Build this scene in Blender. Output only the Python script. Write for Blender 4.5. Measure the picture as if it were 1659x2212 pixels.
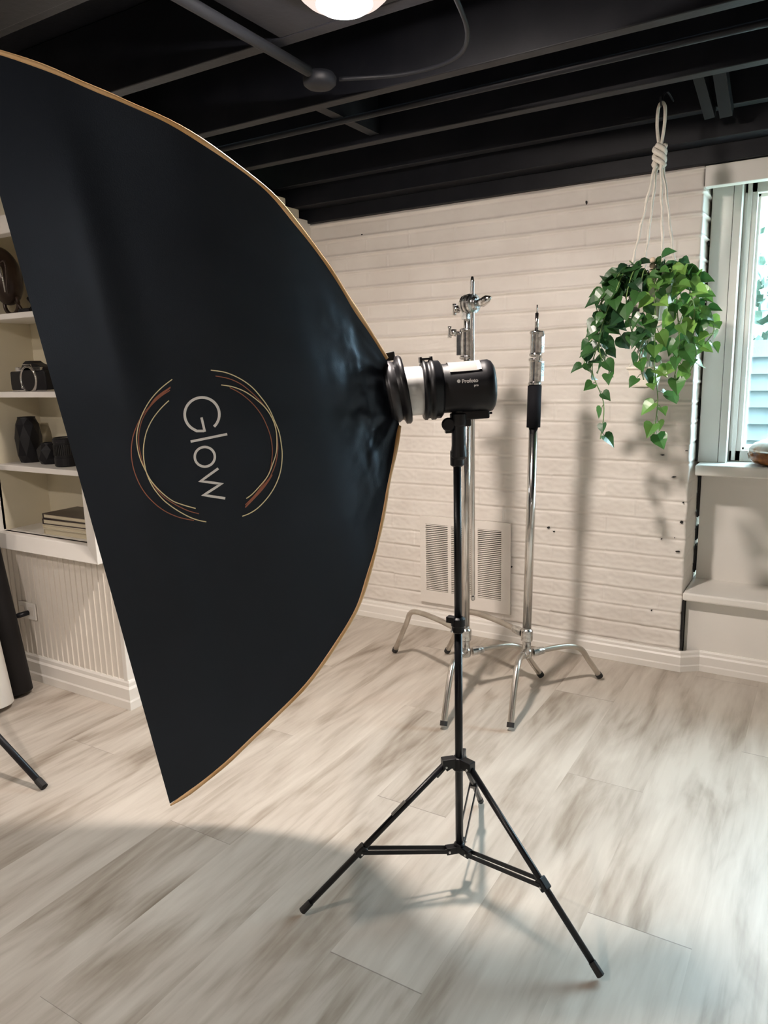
import bpy, bmesh, math, random
from mathutils import Vector, Matrix, noise
from mathutils.bvhtree import BVHTree
PI = math.pi
random.seed(7)
for o in list(bpy.data.objects): bpy.data.objects.remove(o, do_unlink=True)
S = bpy.context.scene
COL = S.collection

# ------------------------------------------------------------------ camera
FPX = 1602.0
cam_d = bpy.data.cameras.new('camera'); cam = bpy.data.objects.new('camera', cam_d); COL.objects.link(cam)
cam_d.sensor_fit = 'HORIZONTAL'; cam_d.sensor_width = 36.0; cam_d.lens = FPX / 1659.0 * 36.0
cam_d.clip_start = 0.02; cam_d.clip_end = 200
def nrm(v): return Vector(v).normalized()
def dcam(u, v): return Vector(((u - 829.5) / FPX, -(v - 1106.0) / FPX, -1.0))
vx = -nrm(dcam(-1850, 862)); _y = nrm(dcam(1818, 770)); vy = nrm(_y - vx * vx.dot(_y)); vz = vx.cross(vy)
RW = Matrix((vx, vy, vz))            # world = RW @ camera
CAM = Vector((0, 0, 1.25))
cam.matrix_world = Matrix.Translation(CAM) @ RW.to_4x4()
S.camera = cam
def ray(u, v): return (RW @ dcam(u, v)).normalized()

# ------------------------------------------------------------------ view, world, light
S.view_settings.view_transform = 'Standard'; S.view_settings.look = 'None'
S.view_settings.gamma = 1; S.view_settings.use_curve_mapping = False
S.view_settings.exposure = 0.27
LAMP_E = 930.0        # diffuser of the ceiling lamp (radiance)
LAMP2_E = 640.0
FILL_LAMP_E = 200.0
SKY_E = 27.0
w = bpy.data.worlds.new('sky'); S.world = w; w.use_nodes = True
bg = w.node_tree.nodes['Background']; bg.inputs[0].default_value = (0.66, 0.86, 1.0, 1); bg.inputs[1].default_value = SKY_E
pl = bpy.data.lights.new('window_portal', 'AREA'); pl.shape = 'RECTANGLE'; pl.size = 1.75; pl.size_y = 0.98
pl.cycles.is_portal = True
po = bpy.data.objects.new('window_portal', pl); COL.objects.link(po)
po.location = (0.56, 3.42, 1.38); po.rotation_euler = (math.radians(-90), 0, 0)   # emits toward -y

# ------------------------------------------------------------------ helpers
def link(o, parent=None):
    COL.objects.link(o)
    if parent is not None: o.parent = parent
    return o
def obj(name, bm, mat, parent=None, smooth=False, bevel=0, bseg=2):
    me = bpy.data.meshes.new(name)
    bmesh.ops.recalc_face_normals(bm, faces=bm.faces[:])
    bm.to_mesh(me); bm.free()
    for m in (mat if isinstance(mat, (list, tuple)) else [mat]): me.materials.append(m)
    if smooth:
        for p in me.polygons: p.use_smooth = True
    o = bpy.data.objects.new(name, me)
    if parent is not None and parent.type == 'EMPTY':
        me.transform(parent.matrix_basis.inverted())
    elif parent is not None and parent.parent is not None and parent.parent.type == 'EMPTY':
        me.transform(parent.parent.matrix_basis.inverted())
    link(o, parent)
    if bevel:
        b = o.modifiers.new('bevel', 'BEVEL'); b.width = bevel; b.segments = bseg; b.limit_method = 'ANGLE'; b.angle_limit = math.radians(40)
    return o
def thing(name, label, cat, loc=(0, 0, 0), group=None):
    o = bpy.data.objects.new(name, None); o.location = loc; o.empty_display_size = 0.05
    o.matrix_basis = Matrix.Translation(Vector(loc))
    link(o); return tag(o, label, cat, group)
def tag(o, label, cat, group=None):
    o['label'] = label; o['category'] = cat
    if group: o['group'] = group
    return o
def struct(o): o['kind'] = 'structure'; return o
def box(bm, a, b, M=None):
    x0, y0, z0 = a; x1, y1, z1 = b
    vs = [Vector(p) for p in ((x0,y0,z0),(x1,y0,z0),(x1,y1,z0),(x0,y1,z0),(x0,y0,z1),(x1,y0,z1),(x1,y1,z1),(x0,y1,z1))]
    if M is not None: vs = [M @ v for v in vs]
    v = [bm.verts.new(p) for p in vs]
    for f in ((0,3,2,1),(4,5,6,7),(0,1,5,4),(1,2,6,5),(2,3,7,6),(3,0,4,7)): bm.faces.new([v[i] for i in f])
    return bm
def bxs(*bs):
    bm = bmesh.new()
    for a, b in bs: box(bm, a, b)
    return bm
def basis(d):
    d = Vector(d).normalized(); h = Vector((0, 0, 1)) if abs(d.z) < 0.9 else Vector((1, 0, 0))
    x = d.cross(h).normalized(); y = d.cross(x).normalized()
    return x, y, d
def tube(bm, pts, r, n=12, cap=True, fx=1.0, fixed=None):
    pts = [Vector(p) for p in pts]; rs = r if isinstance(r, (list, tuple)) else [r] * len(pts)
    rings = []; px = None
    for i, p in enumerate(pts):
        t = (pts[min(i + 1, len(pts) - 1)] - pts[max(i - 1, 0)])
        if t.length < 1e-9: t = pts[-1] - pts[0]
        t.normalize()
        if px is None: x, y, _ = basis(t)
        else:
            x = (px - t * px.dot(t)).normalized(); y = t.cross(x).normalized()
        if fixed is not None and px is None:
            x = (Vector(fixed) - t * Vector(fixed).dot(t)).normalized(); y = t.cross(x).normalized()
        px = x
        rings.append([bm.verts.new(p + x * math.cos(2*PI*k/n) * rs[i] * fx + y * math.sin(2*PI*k/n) * rs[i]) for k in range(n)])
    for a, b in zip(rings, rings[1:]):
        for k in range(n): bm.faces.new((a[k], a[(k+1) % n], b[(k+1) % n], b[k]))
    if cap: bm.faces.new(rings[0][::-1]); bm.faces.new(rings[-1])
    return bm
def lathe(bm, O, axis, prof, n=32, caps=True, xdir=None, sx=1.0):
    """prof: list of (distance along axis, radius)"""
    x, y, d = basis(axis)
    if xdir is not None:
        x = (Vector(xdir) - d * Vector(xdir).dot(d)).normalized(); y = d.cross(x)
    O = Vector(O); rings = []
    for h, r in prof:
        rings.append([bm.verts.new(O + d * h + x * math.cos(2*PI*k/n) * r * sx + y * math.sin(2*PI*k/n) * r) for k in range(n)])
    for a, b in zip(rings, rings[1:]):
        for k in range(n): bm.faces.new((a[k], a[(k+1) % n], b[(k+1) % n], b[k]))
    if caps:
        bm.faces.new(rings[0][::-1]); bm.faces.new(rings[-1])
    return bm
def bez(pts, n=8):
    """Catmull-Rom through points"""
    P = [Vector(p) for p in pts]; out = []
    for i in range(len(P) - 1):
        a = P[max(i-1, 0)]; b = P[i]; c = P[i+1]; d = P[min(i+2, len(P)-1)]
        for k in range(n):
            t = k / n
            out.append(0.5 * ((2*b) + (c-a)*t + (2*a-5*b+4*c-d)*t*t + (3*b-a-3*c+d)*t*t*t))
    out.append(P[-1]); return out
def obox(bm, c, x, y, z, hx, hy, hz):
    """box with centre, axes and half sizes"""
    c = Vector(c); x, y, z = (Vector(k).normalized() for k in (x, y, z))
    M = Matrix((x, y, z)).transposed().to_4x4(); M.translation = c
    return box(bm, (-hx, -hy, -hz), (hx, hy, hz), M)
def bar(bm, a, b, wx, wy, side=(0, 0, 1)):
    a = Vector(a); b = Vector(b); d = (b - a); L = d.length; d.normalize()
    s = (Vector(side) - d * Vector(side).dot(d)).normalized(); t = d.cross(s)
    return obox(bm, (a + b) / 2, s, t, d, wx, wy, L / 2)

# ------------------------------------------------------------------ materials
def mat(name, col, rough=0.5, metal=0.0, spec=0.5, **k):
    m = bpy.data.materials.new(name); m.use_nodes = True
    b = m.node_tree.nodes['Principled BSDF']
    b.inputs['Base Color'].default_value = (*col, 1); b.inputs['Roughness'].default_value = rough
    b.inputs['Metallic'].default_value = metal; b.inputs['Specular IOR Level'].default_value = spec
    for kk, v in k.items(): b.inputs[kk.replace('_', ' ')].default_value = v
    return m
def nodes(m): return m.node_tree.nodes, m.node_tree.links, m.node_tree.nodes['Principled BSDF']
def vary(m, col2, scale=8, mapscale=(1, 1, 1), lo=0.4, hi=0.6, bump=0, bscale=40, detail=4, bdist=0.002):
    N, L, B = nodes(m)
    tc = N.new('ShaderNodeTexCoord'); mp = N.new('ShaderNodeMapping'); mp.inputs['Scale'].default_value = mapscale
    L.new(tc.outputs['Object'], mp.inputs[0])
    nz = N.new('ShaderNodeTexNoise'); nz.inputs['Scale'].default_value = scale; nz.inputs['Detail'].default_value = detail
    L.new(mp.outputs[0], nz.inputs[0])
    cr = N.new('ShaderNodeValToRGB'); cr.color_ramp.elements[0].position = lo; cr.color_ramp.elements[1].position = hi
    cr.color_ramp.elements[0].color = B.inputs['Base Color'].default_value[:]; cr.color_ramp.elements[1].color = (*col2, 1)
    L.new(nz.outputs[0], cr.inputs[0]); L.new(cr.outputs[0], B.inputs['Base Color'])
    if bump:
        n2 = N.new('ShaderNodeTexNoise'); n2.inputs['Scale'].default_value = bscale; L.new(mp.outputs[0], n2.inputs[0])
        bp = N.new('ShaderNodeBump'); bp.inputs['Strength'].default_value = bump; bp.inputs['Distance'].default_value = bdist
        L.new(n2.outputs[0], bp.inputs['Height']); L.new(bp.outputs[0], B.inputs['Normal'])
    return m
def emis(name, col, e):
    m = bpy.data.materials.new(name); m.use_nodes = True; N = m.node_tree.nodes; N.clear()
    em = N.new('ShaderNodeEmission'); em.inputs[0].default_value = (*col, 1); em.inputs[1].default_value = e
    out = N.new('ShaderNodeOutputMaterial'); m.node_tree.links.new(em.outputs[0], out.inputs[0]); return m
M_brick = vary(mat('painted_brick', (0.75, 0.70, 0.645), 0.55), (0.80, 0.755, 0.70), 5, bump=0.25, bscale=90)
M_white = vary(mat('white_paint', (0.80, 0.77, 0.72), 0.42), (0.83, 0.80, 0.75), 3)
M_wall = vary(mat('wall_paint', (0.76, 0.71, 0.64), 0.6), (0.80, 0.75, 0.68), 3)
M_niche = vary(mat('niche_paint', (0.68, 0.62, 0.47), 0.6), (0.72, 0.66, 0.51), 3)
M_black_ceil = vary(mat('black_ceiling_paint', (0.0045, 0.0055, 0.009), 0.5, spec=0.3), (0.008, 0.009, 0.013), 9, bump=0.3, bscale=60)
M_black_edge = mat('black_paint_worn_edge', (0.007, 0.008, 0.011), 0.55, spec=0.3)
M_dark = mat('dark_gap', (0.012, 0.010, 0.010), 0.8)
M_cloth = vary(mat('black_softbox_fabric', (0.0020, 0.0022, 0.0034), 0.36, spec=0.75, Specular_Tint=(0.60, 0.74, 0.94, 1)), (0.0038, 0.0044, 0.0070), 6, bump=0.25, bscale=500, bdist=0.0006)
M_silver_cloth = mat('silver_lining', (0.7, 0.7, 0.7), 0.3, 0.8)
M_gold = vary(mat('tan_piping', (0.60, 0.34, 0.13), 0.5), (0.75, 0.48, 0.24), 12)
M_diffuser_cloth = mat('white_diffusion_cloth', (0.8, 0.8, 0.8), 0.8)
M_bmetal = vary(mat('black_painted_metal', (0.004, 0.004, 0.006), 0.35, spec=0.4), (0.006, 0.006, 0.008), 10)
M_bplastic = vary(mat('black_plastic', (0.004, 0.0042, 0.006), 0.42, spec=0.35), (0.006, 0.006, 0.009), 20)
M_chrome = vary(mat('chrome', (0.62, 0.60, 0.58), 0.16, 1.0), (0.72, 0.70, 0.68), 15)
M_cast = vary(mat('cast_chrome', (0.66, 0.65, 0.63), 0.2, 1.0), (0.45, 0.44, 0.43), 60, bump=0.3, bscale=120)
M_steel = vary(mat('brushed_leg_steel', (0.52, 0.48, 0.43), 0.3, 1.0), (0.62, 0.58, 0.53), 15)
M_rivet = mat('bright_rivet', (0.8, 0.8, 0.8), 0.3, 0.6)
M_rubber = vary(mat('black_rubber', (0.012, 0.012, 0.012), 0.7), (0.018, 0.018, 0.018), 30)
M_ringwhite = vary(mat('white_reflector_enamel', (0.72, 0.72, 0.71), 0.35, 0.2), (0.78, 0.78, 0.77), 10)
M_gray_panel = mat('grey_control_panel', (0.30, 0.29, 0.27), 0.4)
M_print = mat('white_print', (0.86, 0.84, 0.82), 0.6)
M_print.node_tree.nodes['Principled BSDF'].inputs['Base Color'].default_value = (0.9, 0.88, 0.86, 1)
M_pale = mat('pale_gold_print', (0.95, 0.82, 0.50), 0.5)
M_brown = mat('copper_brown_print', (0.42, 0.15, 0.09), 0.5)
M_rope = vary(mat('cotton_rope', (0.66, 0.62, 0.54), 0.85), (0.74, 0.70, 0.62), 60, bump=0.6, bscale=300)
M_pot = vary(mat('white_ceramic', (0.75, 0.68, 0.60), 0.4), (0.78, 0.72, 0.65), 6)
M_bead = mat('wood_bead', (0.62, 0.50, 0.38), 0.5)
M_stem = mat('vine_stem', (0.16, 0.26, 0.08), 0.5)
def leafmat():
    m = mat('ivy_leaf', (0.05, 0.14, 0.045), 0.32, spec=0.6); N, L, B = nodes(m)
    oi = N.new('ShaderNodeAttribute'); oi.attribute_name = 'tone'
    cr = N.new('ShaderNodeValToRGB'); e = cr.color_ramp.elements
    e[0].color = (0.018, 0.055, 0.028, 1); e[1].color = (0.30, 0.50, 0.10, 1)  # shaded to window-lit green, picked per vine
    k = e.new(0.5); k.color = (0.06, 0.17, 0.04, 1)
    L.new(oi.outputs['Fac'], cr.inputs[0]); L.new(cr.outputs[0], B.inputs['Base Color'])
    tr = N.new('ShaderNodeBsdfTranslucent'); L.new(cr.outputs[0], tr.inputs[0])
    mx = N.new('ShaderNodeMixShader'); mx.inputs[0].default_value = 0.35
    out = N['Material Output']; L.new(B.outputs[0], mx.inputs[1]); L.new(tr.outputs[0], mx.inputs[2]); L.new(mx.outputs[0], out.inputs[0])
    return m
M_leaf = leafmat()
def floormat():
    m = mat('greige_plank', (0.5, 0.45, 0.38), 0.42, spec=0.35); N, L, B = nodes(m)
    tc = N.new('ShaderNodeTexCoord'); sep = N.new('ShaderNodeSeparateXYZ'); L.new(tc.outputs['Object'], sep.inputs[0])
    def math_(op, a, b=None):
        n = N.new('ShaderNodeMath'); n.operation = op
        for i, v in enumerate((a, b)):
            if v is None: continue
            if isinstance(v, (int, float)): n.inputs[i].default_value = v
            else: L.new(v, n.inputs[i])
        return n.outputs[0]
    W, LN = 0.226, 1.52
    px = math_('DIVIDE', math_('ADD', sep.outputs[0], 0.403 + 20*W), W)
    row = math_('FLOOR', px); fx = math_('FRACT', px)
    off = math_('FRACT', math_('MULTIPLY', row, 0.371))
    py = math_('ADD', math_('DIVIDE', math_('ADD', sep.outputs[1], 10.0), LN), off)
    cell = math_('FLOOR', py); fy = math_('FRACT', py)
    cid = math_('ADD', math_('MULTIPLY', row, 12.9898), math_('MULTIPLY', cell, 78.233))
    wn = N.new('ShaderNodeTexWhiteNoise'); wn.noise_dimensions = '1D'; L.new(cid, wn.inputs['W'])
    cmb = N.new('ShaderNodeCombineXYZ')
    L.new(math_('ADD', sep.outputs[0], math_('MULTIPLY', wn.outputs[0], 40.0)), cmb.inputs[0]); L.new(sep.outputs[1], cmb.inputs[1]); L.new(math_('MULTIPLY', wn.outputs[0], 30), cmb.inputs[2])
    def noise_(scale, ms, det=5, dist=0.0):
        mp = N.new('ShaderNodeMapping'); mp.inputs['Scale'].default_value = ms; L.new(cmb.outputs[0], mp.inputs[0])
        n = N.new('ShaderNodeTexNoise'); n.inputs['Scale'].default_value = scale; n.inputs['Detail'].default_value = det; n.inputs['Distortion'].default_value = dist
        L.new(mp.outputs[0], n.inputs[0]); return n.outputs[0]
    a = noise_(2.2, (4.2, 0.9, 1), 6, 0.9); b = noise_(6, (9, 0.8, 1), 6, 0.4); c = noise_(1.2, (3, 0.9, 1), 3, 0.3)
    s = math_('ADD', math_('MULTIPLY', a, 0.55), math_('ADD', math_('MULTIPLY', b, 0.25), math_('MULTIPLY', c, 0.28)))
    s = math_('ADD', s, math_('MULTIPLY', math_('SUBTRACT', wn.outputs[0], 0.5), 0.03))
    cr = N.new('ShaderNodeValToRGB'); e = cr.color_ramp.elements
    e[0].position = 0.36; e[0].color = (0.205, 0.163, 0.125, 1); e[1].position = 0.66; e[1].color = (0.56, 0.51, 0.445, 1)
    k = e.new(0.46); k.color = (0.36, 0.31, 0.255, 1); k = e.new(0.55); k.color = (0.475, 0.425, 0.365, 1)
    L.new(s, cr.inputs[0])
    # joints
    ex = math_('MINIMUM', fx, math_('SUBTRACT', 1.0, fx)); ey = math_('MINIMUM', fy, math_('SUBTRACT', 1.0, fy))
    jx = math_('LESS_THAN', ex, 0.0025); jy = math_('LESS_THAN', ey, 0.0009)
    j = math_('MAXIMUM', math_('MULTIPLY', jx, 0.06), math_('MULTIPLY', jy, math_('MULTIPLY', math_('GREATER_THAN', wn.outputs[0], 0.55), 0.5)))
    mx = N.new('ShaderNodeMix'); mx.data_type = 'RGBA'; L.new(j, mx.inputs[0]); L.new(cr.outputs[0], mx.inputs[6]); mx.inputs[7].default_value = (0.08, 0.06, 0.05, 1)
    L.new(mx.outputs[2], B.inputs['Base Color'])
    bp = N.new('ShaderNodeBump'); bp.inputs['Strength'].default_value = 0.12; bp.inputs['Distance'].default_value = 0.001
    L.new(b, bp.inputs['Height']); L.new(bp.outputs[0], B.inputs['Normal'])
    return m
M_floor = floormat()

# ------------------------------------------------------------------ structure
struct(obj('floor', bxs(((-4.2, -2.6, -0.1), (2.6, 3.6, 0))), M_floor))
WY = 3.07; TOP = 1.94
# painted brick wall: a fine relief, courses 76 mm high
def brick_relief(x, z, x0=-2.052):
    k = (z - 1.853) / 0.0763
    wob = 0.0022 * noise.noise((x * 3, z * 5, 0)) + 0.0035 * noise.noise((x * 0.9, z * 1.3, 7))
    kk = (z + wob - 1.853) / 0.0763
    row = math.floor(kk); f = kk - row                 # 0 at the course line below
    d = min(f, 1 - f) * 0.0763
    sd = f * 0.0763 if f < 0.5 else (f - 1) * 0.0763   # >0 above the line
    upper = max(0.0, min(1.0, (z - 0.95) / 0.45))
    irr = 0.5 + 0.5 * noise.noise((x * 5, row * 3.1, 3))
    amp = (0.0115 * upper + 0.0022 * (1 - upper)) * (0.5 + 1.0 * irr)
    h = amp * math.exp(-((sd - 0.001) / 0.0052) ** 2) - (0.0055 + 0.0010*(1-upper)) * (0.3 + irr) * math.exp(-((sd + 0.0085) / 0.0035) ** 2)
    # vertical joints
    off = 0.115 if row % 2 else 0.0
    fx = ((x - x0 + off + 0.006 * noise.noise((row * 2.3, x * 2, 1))) / 0.229); rx = math.floor(fx); fx -= rx
    dx = (fx if fx < 0.5 else fx - 1) * 0.229
    ir2 = max(0, 0.35 + 0.9 * noise.noise((rx * 1.7, row * 2.9, 5)))
    h += 0.0032 * ir2 * math.exp(-((dx) / 0.004) ** 2) - 0.0032 * ir2 * math.exp(-((dx - 0.008) / 0.003) ** 2)
    h += 0.0034 * noise.noise((rx * 5.1, row * 7.3, 2))
    h += 0.0012 * noise.noise((x * 22, z * 30, 4)) + (0.0005 + 0.0016 * (1 - upper)) * noise.noise((x * 40, z * 60, 9))
    return h
bm = bmesh.new()
x0, x1 = -2.25, -0.475; nx, nz = 400, 430
grid = []
for j in range(nz + 1):
    z = TOP * j / nz; rowv = []
    for i in range(nx + 1):
        x = x0 + (x1 - x0) * i / nx
        ed = 0.004 * noise.noise((z * 14, 3, 3)) * max(0, 1 - (x1 - x) / 0.02)
        rowv.append(bm.verts.new((x + ed, WY - brick_relief(x, z) + 0.004 * max(0, 1 - (x1 - x) / 0.008) ** 2, z)))
    grid.append(rowv)
for j in range(nz):
    for i in range(nx):
        bm.faces.new((grid[j][i], grid[j][i+1], grid[j+1][i+1], grid[j+1][i]))
# return of the brick corner toward the window recess
ret = []
nr = 24
for j in range(nz + 1):
    z = TOP * j / nz; base = grid[j][nx]; rr = [base]
    for i in range(1, nr + 1):
        y = WY + 0.26 * i / nr
        rr.append(bm.verts.new((x1 + 0.7 * brick_relief(y + 5, z, 0) + 0.002 * noise.noise((y * 20, z * 20, 0)), y, z)))
    ret.append(rr)
for j in range(nz):
    for i in range(nr): bm.faces.new((ret[j][i], ret[j][i+1], ret[j+1][i+1], ret[j+1][i]))
bw = struct(obj('wall_brick', bm, M_brick, smooth=True))
for nm, a, b in (('wall_brick_core', (-2.3, WY + 0.02, 0), (-0.49, 3.6, 2.3)),):
    o = struct(obj(nm, bxs((a, b)), M_wall)); o.name = 'wall_behind_brick'
# knocks and chips in the brick where the dark clay shows
def chip(bm, x, z, w_, h_, seed, y=WY):
    r = random.Random(seed); n = 9; c = []
    for k in range(n):
        a = 2*PI*k/n; q = 0.6 + 0.5 * r.random()
        c.append((x + math.cos(a) * w_ * q, z + math.sin(a) * h_ * q))
    yy = y - 0.0065
    vs = [bm.verts.new((p[0], yy, p[1])) for p in c]; vb = [bm.verts.new((p[0], y + 0.006, p[1])) for p in c]
    bm.faces.new(vs)
    for k in range(n): bm.faces.new((vs[k], vs[(k+1) % n], vb[(k+1) % n], vb[k]))
bm = bmesh.new()
for i, (x, z, w_, h_) in enumerate([(-1.205, 0.352, .005, .005), (-1.035, 0.55, .008, .005), (-1.01, 0.535, .004, .003), (-0.905, 1.868, .004, .009), (-1.955, 1.862, .004, .003),
        (-0.492, 0.62, .006, .006), (-0.53, 0.80, .010, .003), (-0.575, 0.885, .010, .003), (-0.487, 0.905, .007, .002), (-0.565, 0.545, .003, .002), (-0.50, 0.50, .009, .003), (-0.59, 0.24, .003, .003), (-0.49, 0.70, .004, .002), (-0.515, 0.555, .002, .002)]):
    chip(bm, x, z, w_, h_, i)
bpy.context.view_layer.update()
ch = struct(obj('wall_brick_chips', bm, M_dark)); ch.name = 'trim_1'
# floor moulding along the brick and the window recess
def moulding(name, pts, h=0.085, t=0.017, lip=0.012):
    """pts: floor polyline of the wall side; moulding grows toward -normal (left of travel)"""
    P = [Vector((p[0], p[1], 0)) for p in pts]
    prof = [(0, 0), (t, 0), (t, h*0.28), (t*0.85, h*0.34), (t*0.85, h*0.72), (t*0.55, h*0.80), (t*0.5, h*0.92), (t*0.25, h), (0, h)]
    bm = bmesh.new(); rings = []
    for i, p in enumerate(P):
        ns = []
        if i: d = (P[i]-P[i-1]).normalized(); ns.append(Vector((d.y, -d.x, 0)))
        if i < len(P)-1: d = (P[i+1]-P[i]).normalized(); ns.append(Vector((d.y, -d.x, 0)))
        n_ = sum(ns, Vector()).normalized(); k = 1 / max(0.3, n_.dot(ns[0]))
        rings.append([bm.verts.new(p + n_ * q[0] * k + Vector((0, 0, q[1] + 0.0005))) for q in prof])
    for a, b in zip(rings, rings[1:]):
        for k in range(len(prof)): bm.faces.new((a[k], a[(k+1) % len(prof)], b[(k+1) % len(prof)], b[k]))
    bm.faces.new(rings[0]); bm.faces.new(rings[-1][::-1])
    return struct(obj(name, bm, M_white))
moulding('baseboard_brick', [(-2.213, 3.064), (-0.47, 3.064), (-0.405, 3.112), (2.5, 3.112)])
# window recess: lower panel, ledge, upper panel
struct(obj('wall_window_lower', bxs(((-0.465, 3.112, 0), (2.6, 3.6, 0.30))), M_white))
struct(obj('trim_2', bxs(((-0.473, 3.062, 0.300), (2.6, 3.40, 0.334))), M_white, bevel=0.008, bseg=3))
struct(obj('wall_window_middle', bxs(((-0.462, 3.31, 0.334), (2.6, 3.6, 0.80))), M_white))
struct(obj('trim_3', bxs(((-0.459, 3.110, 0.803), (2.6, 3.40, 0.846))), M_white, bevel=0.006, bseg=3))     # window sill board
struct(obj('trim_4', bxs(((-0.474, 3.064, 1.866), (2.6, 3.11, 1.938))), M_white, bevel=0.003))           # header over the window
# side casing
bm = bxs(((-0.466, 3.21, 0.846), (-0.392, 3.45, 1.95)), ((-0.390, 3.205, 0.846), (-0.362, 3.45, 1.95)))
struct(obj('trim_5', bm, M_white, bevel=0.002))
struct(obj('trim_6', bxs(((-0.392, 3.212, 0.846), (-0.3895, 3.30, 1.95))), M_dark))
# dark gaps where brick and woodwork part
bm = bmesh.new()
for (z0, z1, xx, yy, ww) in ((0.088, 0.296, -0.4735, 3.070, 0.006), (0.36, 0.48, -0.4715, 3.300, 0.005), (0.50, 0.56, -0.4715, 3.300, 0.004), (0.60, 0.798, -0.471, 3.300, 0.006), (0.85, 1.02, -0.473, 3.203, 0.0065), (1.03, 1.10, -0.473, 3.203, 0.003), (1.30, 1.48, -0.473, 3.203, 0.003), (1.50, 1.56, -0.473, 3.203, 0.002), (1.68, 1.70, -0.473, 3.203, 0.004), (1.87, 1.938, -0.4755, 3.066, 0.0015)):
    box(bm, (xx, yy, z0), (xx + ww, yy + 0.05, z1))
struct(obj('trim_7', bm, M_dark))
# window: frame, stops, panes
wf = struct(obj('window_1', bxs(((-0.362, 3.27, 0.846), (-0.315, 3.42, 1.93)), ((1.40, 3.27, 0.846), (1.45, 3.42, 1.93)), ((-0.362, 3.27, 1.862), (1.45, 3.42, 1.93)), ((-0.362, 3.27, 0.846), (1.45, 3.42, 0.892)), ((0.53, 3.275, 0.892), (0.58, 3.42, 1.862))), M_white, bevel=0.004))
obj('window_stop', bxs(((-0.350, 3.262, 0.85), (-0.335, 3.272, 1.92)), ((-0.318, 3.300, 0.885), (-0.306, 3.34, 1.87)), ((-0.318, 3.300, 1.850), (0.53, 3.34, 1.866)), ((-0.318, 3.300, 0.885), (0.53, 3.34, 0.902))), M_white, wf, bevel=0.002)
def glassmat():
    m = bpy.data.materials.new('window_glass'); m.use_nodes = True; N = m.node_tree.nodes; L = m.node_tree.links; N.clear()
    t = N.new('ShaderNodeBsdfTransparent'); t.inputs[0].default_value = (0.93, 0.97, 0.97, 1); g = N.new('ShaderNodeBsdfGlossy'); g.inputs['Roughness'].default_value = 0.02
    mx = N.new('ShaderNodeMixShader'); mx.inputs[0].default_value = 0.06; o = N.new('ShaderNodeOutputMaterial')
    L.new(t.outputs[0], mx.inputs[1]); L.new(g.outputs[0], mx.inputs[2]); L.new(mx.outputs[0], o.inputs[0]); return m
obj('pane', bxs(((-0.315, 3.345, 0.89), (0.54, 3.350, 1.865)), ((0.57, 3.345, 0.89), (1.41, 3.350, 1.865))), glassmat(), wf)
struct(obj('wall_outer_shade', bxs(((-6, 3.5, 2.4), (6, 3.6, 6.5))), M_wall))  # unseen upper house wall, added to keep sky light off the siding
# remaining walls of the window side
struct(obj('wall_window_right', bxs(((1.45, 3.27, 0.846), (2.6, 3.6, 2.3))), M_white))
struct(obj('wall_window_top', bxs(((-0.49, 3.43, 1.93), (2.6, 3.6, 2.3)), ((-0.49, 3.43, 0.8), (-0.36, 3.6, 2.0)))   , M_white))
struct(obj('wall_window_outer_sill', bxs(((-0.40, 3.41, 0.78), (1.6, 3.62, 0.88))), M_white)).name = 'trim_8'
# left side: wall between bookcase and brick, other room walls
struct(obj('wall_left', bxs(((-2.60, 2.12, 0), (-2.25, 3.07, 1.955))), M_wall))
struct(obj('wall_left_far', bxs(((-4.3, -2.6, 0), (-4.1, 3.6, 2.35))), M_wall))
struct(obj('wall_back', bxs(((-4.3, -2.7, 0), (2.6, -2.5, 2.35))), M_wall))
struct(obj('wall_right', bxs(((2.4, -2.6, 0), (2.6, 3.6, 2.35))), M_wall))
struct(obj('trim_9', bxs(((-2.60, 2.2, 1.957), (-2.262, 3.0, 2.00)), ((-2.60, 2.2, 2.0), (-2.262, 2.9, 2.035))), M_niche, bevel=0.006))
# ceiling: deck, joists, rim beam, duct
struct(obj('ceiling', bxs(((-4.3, -2.7, 2.27), (2.6, 3.6, 2.4))), M_black_ceil))
for i, y in enumerate((-2.3, -1.88, -1.46, -1.04, -0.62, -0.2, 0.22, 0.64, 1.225, 1.66, 2.10, 2.53, 2.885)):
    bm = bxs(((-4.1, y - 0.022, 2.07), (2.4, y + 0.022, 2.268)))
    struct(obj('trim_%d' % (10 + i), bm, M_black_ceil, bevel=0.003))
struct(obj('trim_30', bxs(((-4.1, 3.045, 1.941), (2.4, 3.43, 2.268)), ((-4.1, 2.955, 2.0), (2.4, 3.045, 2.268))), M_black_ceil, bevel=0.003))
struct(obj('trim_31', bxs(((-4.1, 0.72, 2.0), (2.4, 1.12, 2.268))), M_black_ceil, bevel=0.003))
# cross bridging and blocks between the joists
bm = bmesh.new()
bar(bm, (-0.480, 2.56, 2.25), (-0.435, 2.855, 2.05), 0.016, 0.02, (1, 0, 0)); bar(bm, (-0.405, 2.56, 2.255), (-0.385, 2.855, 2.045), 0.019, 0.02, (1, 0, 0))
struct(obj('trim_32', bm, M_black_edge))
struct(obj('trim_33', bxs(((-1.55, 2.125, 2.09), (-1.51, 2.505, 2.262))), M_black_edge))

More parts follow.
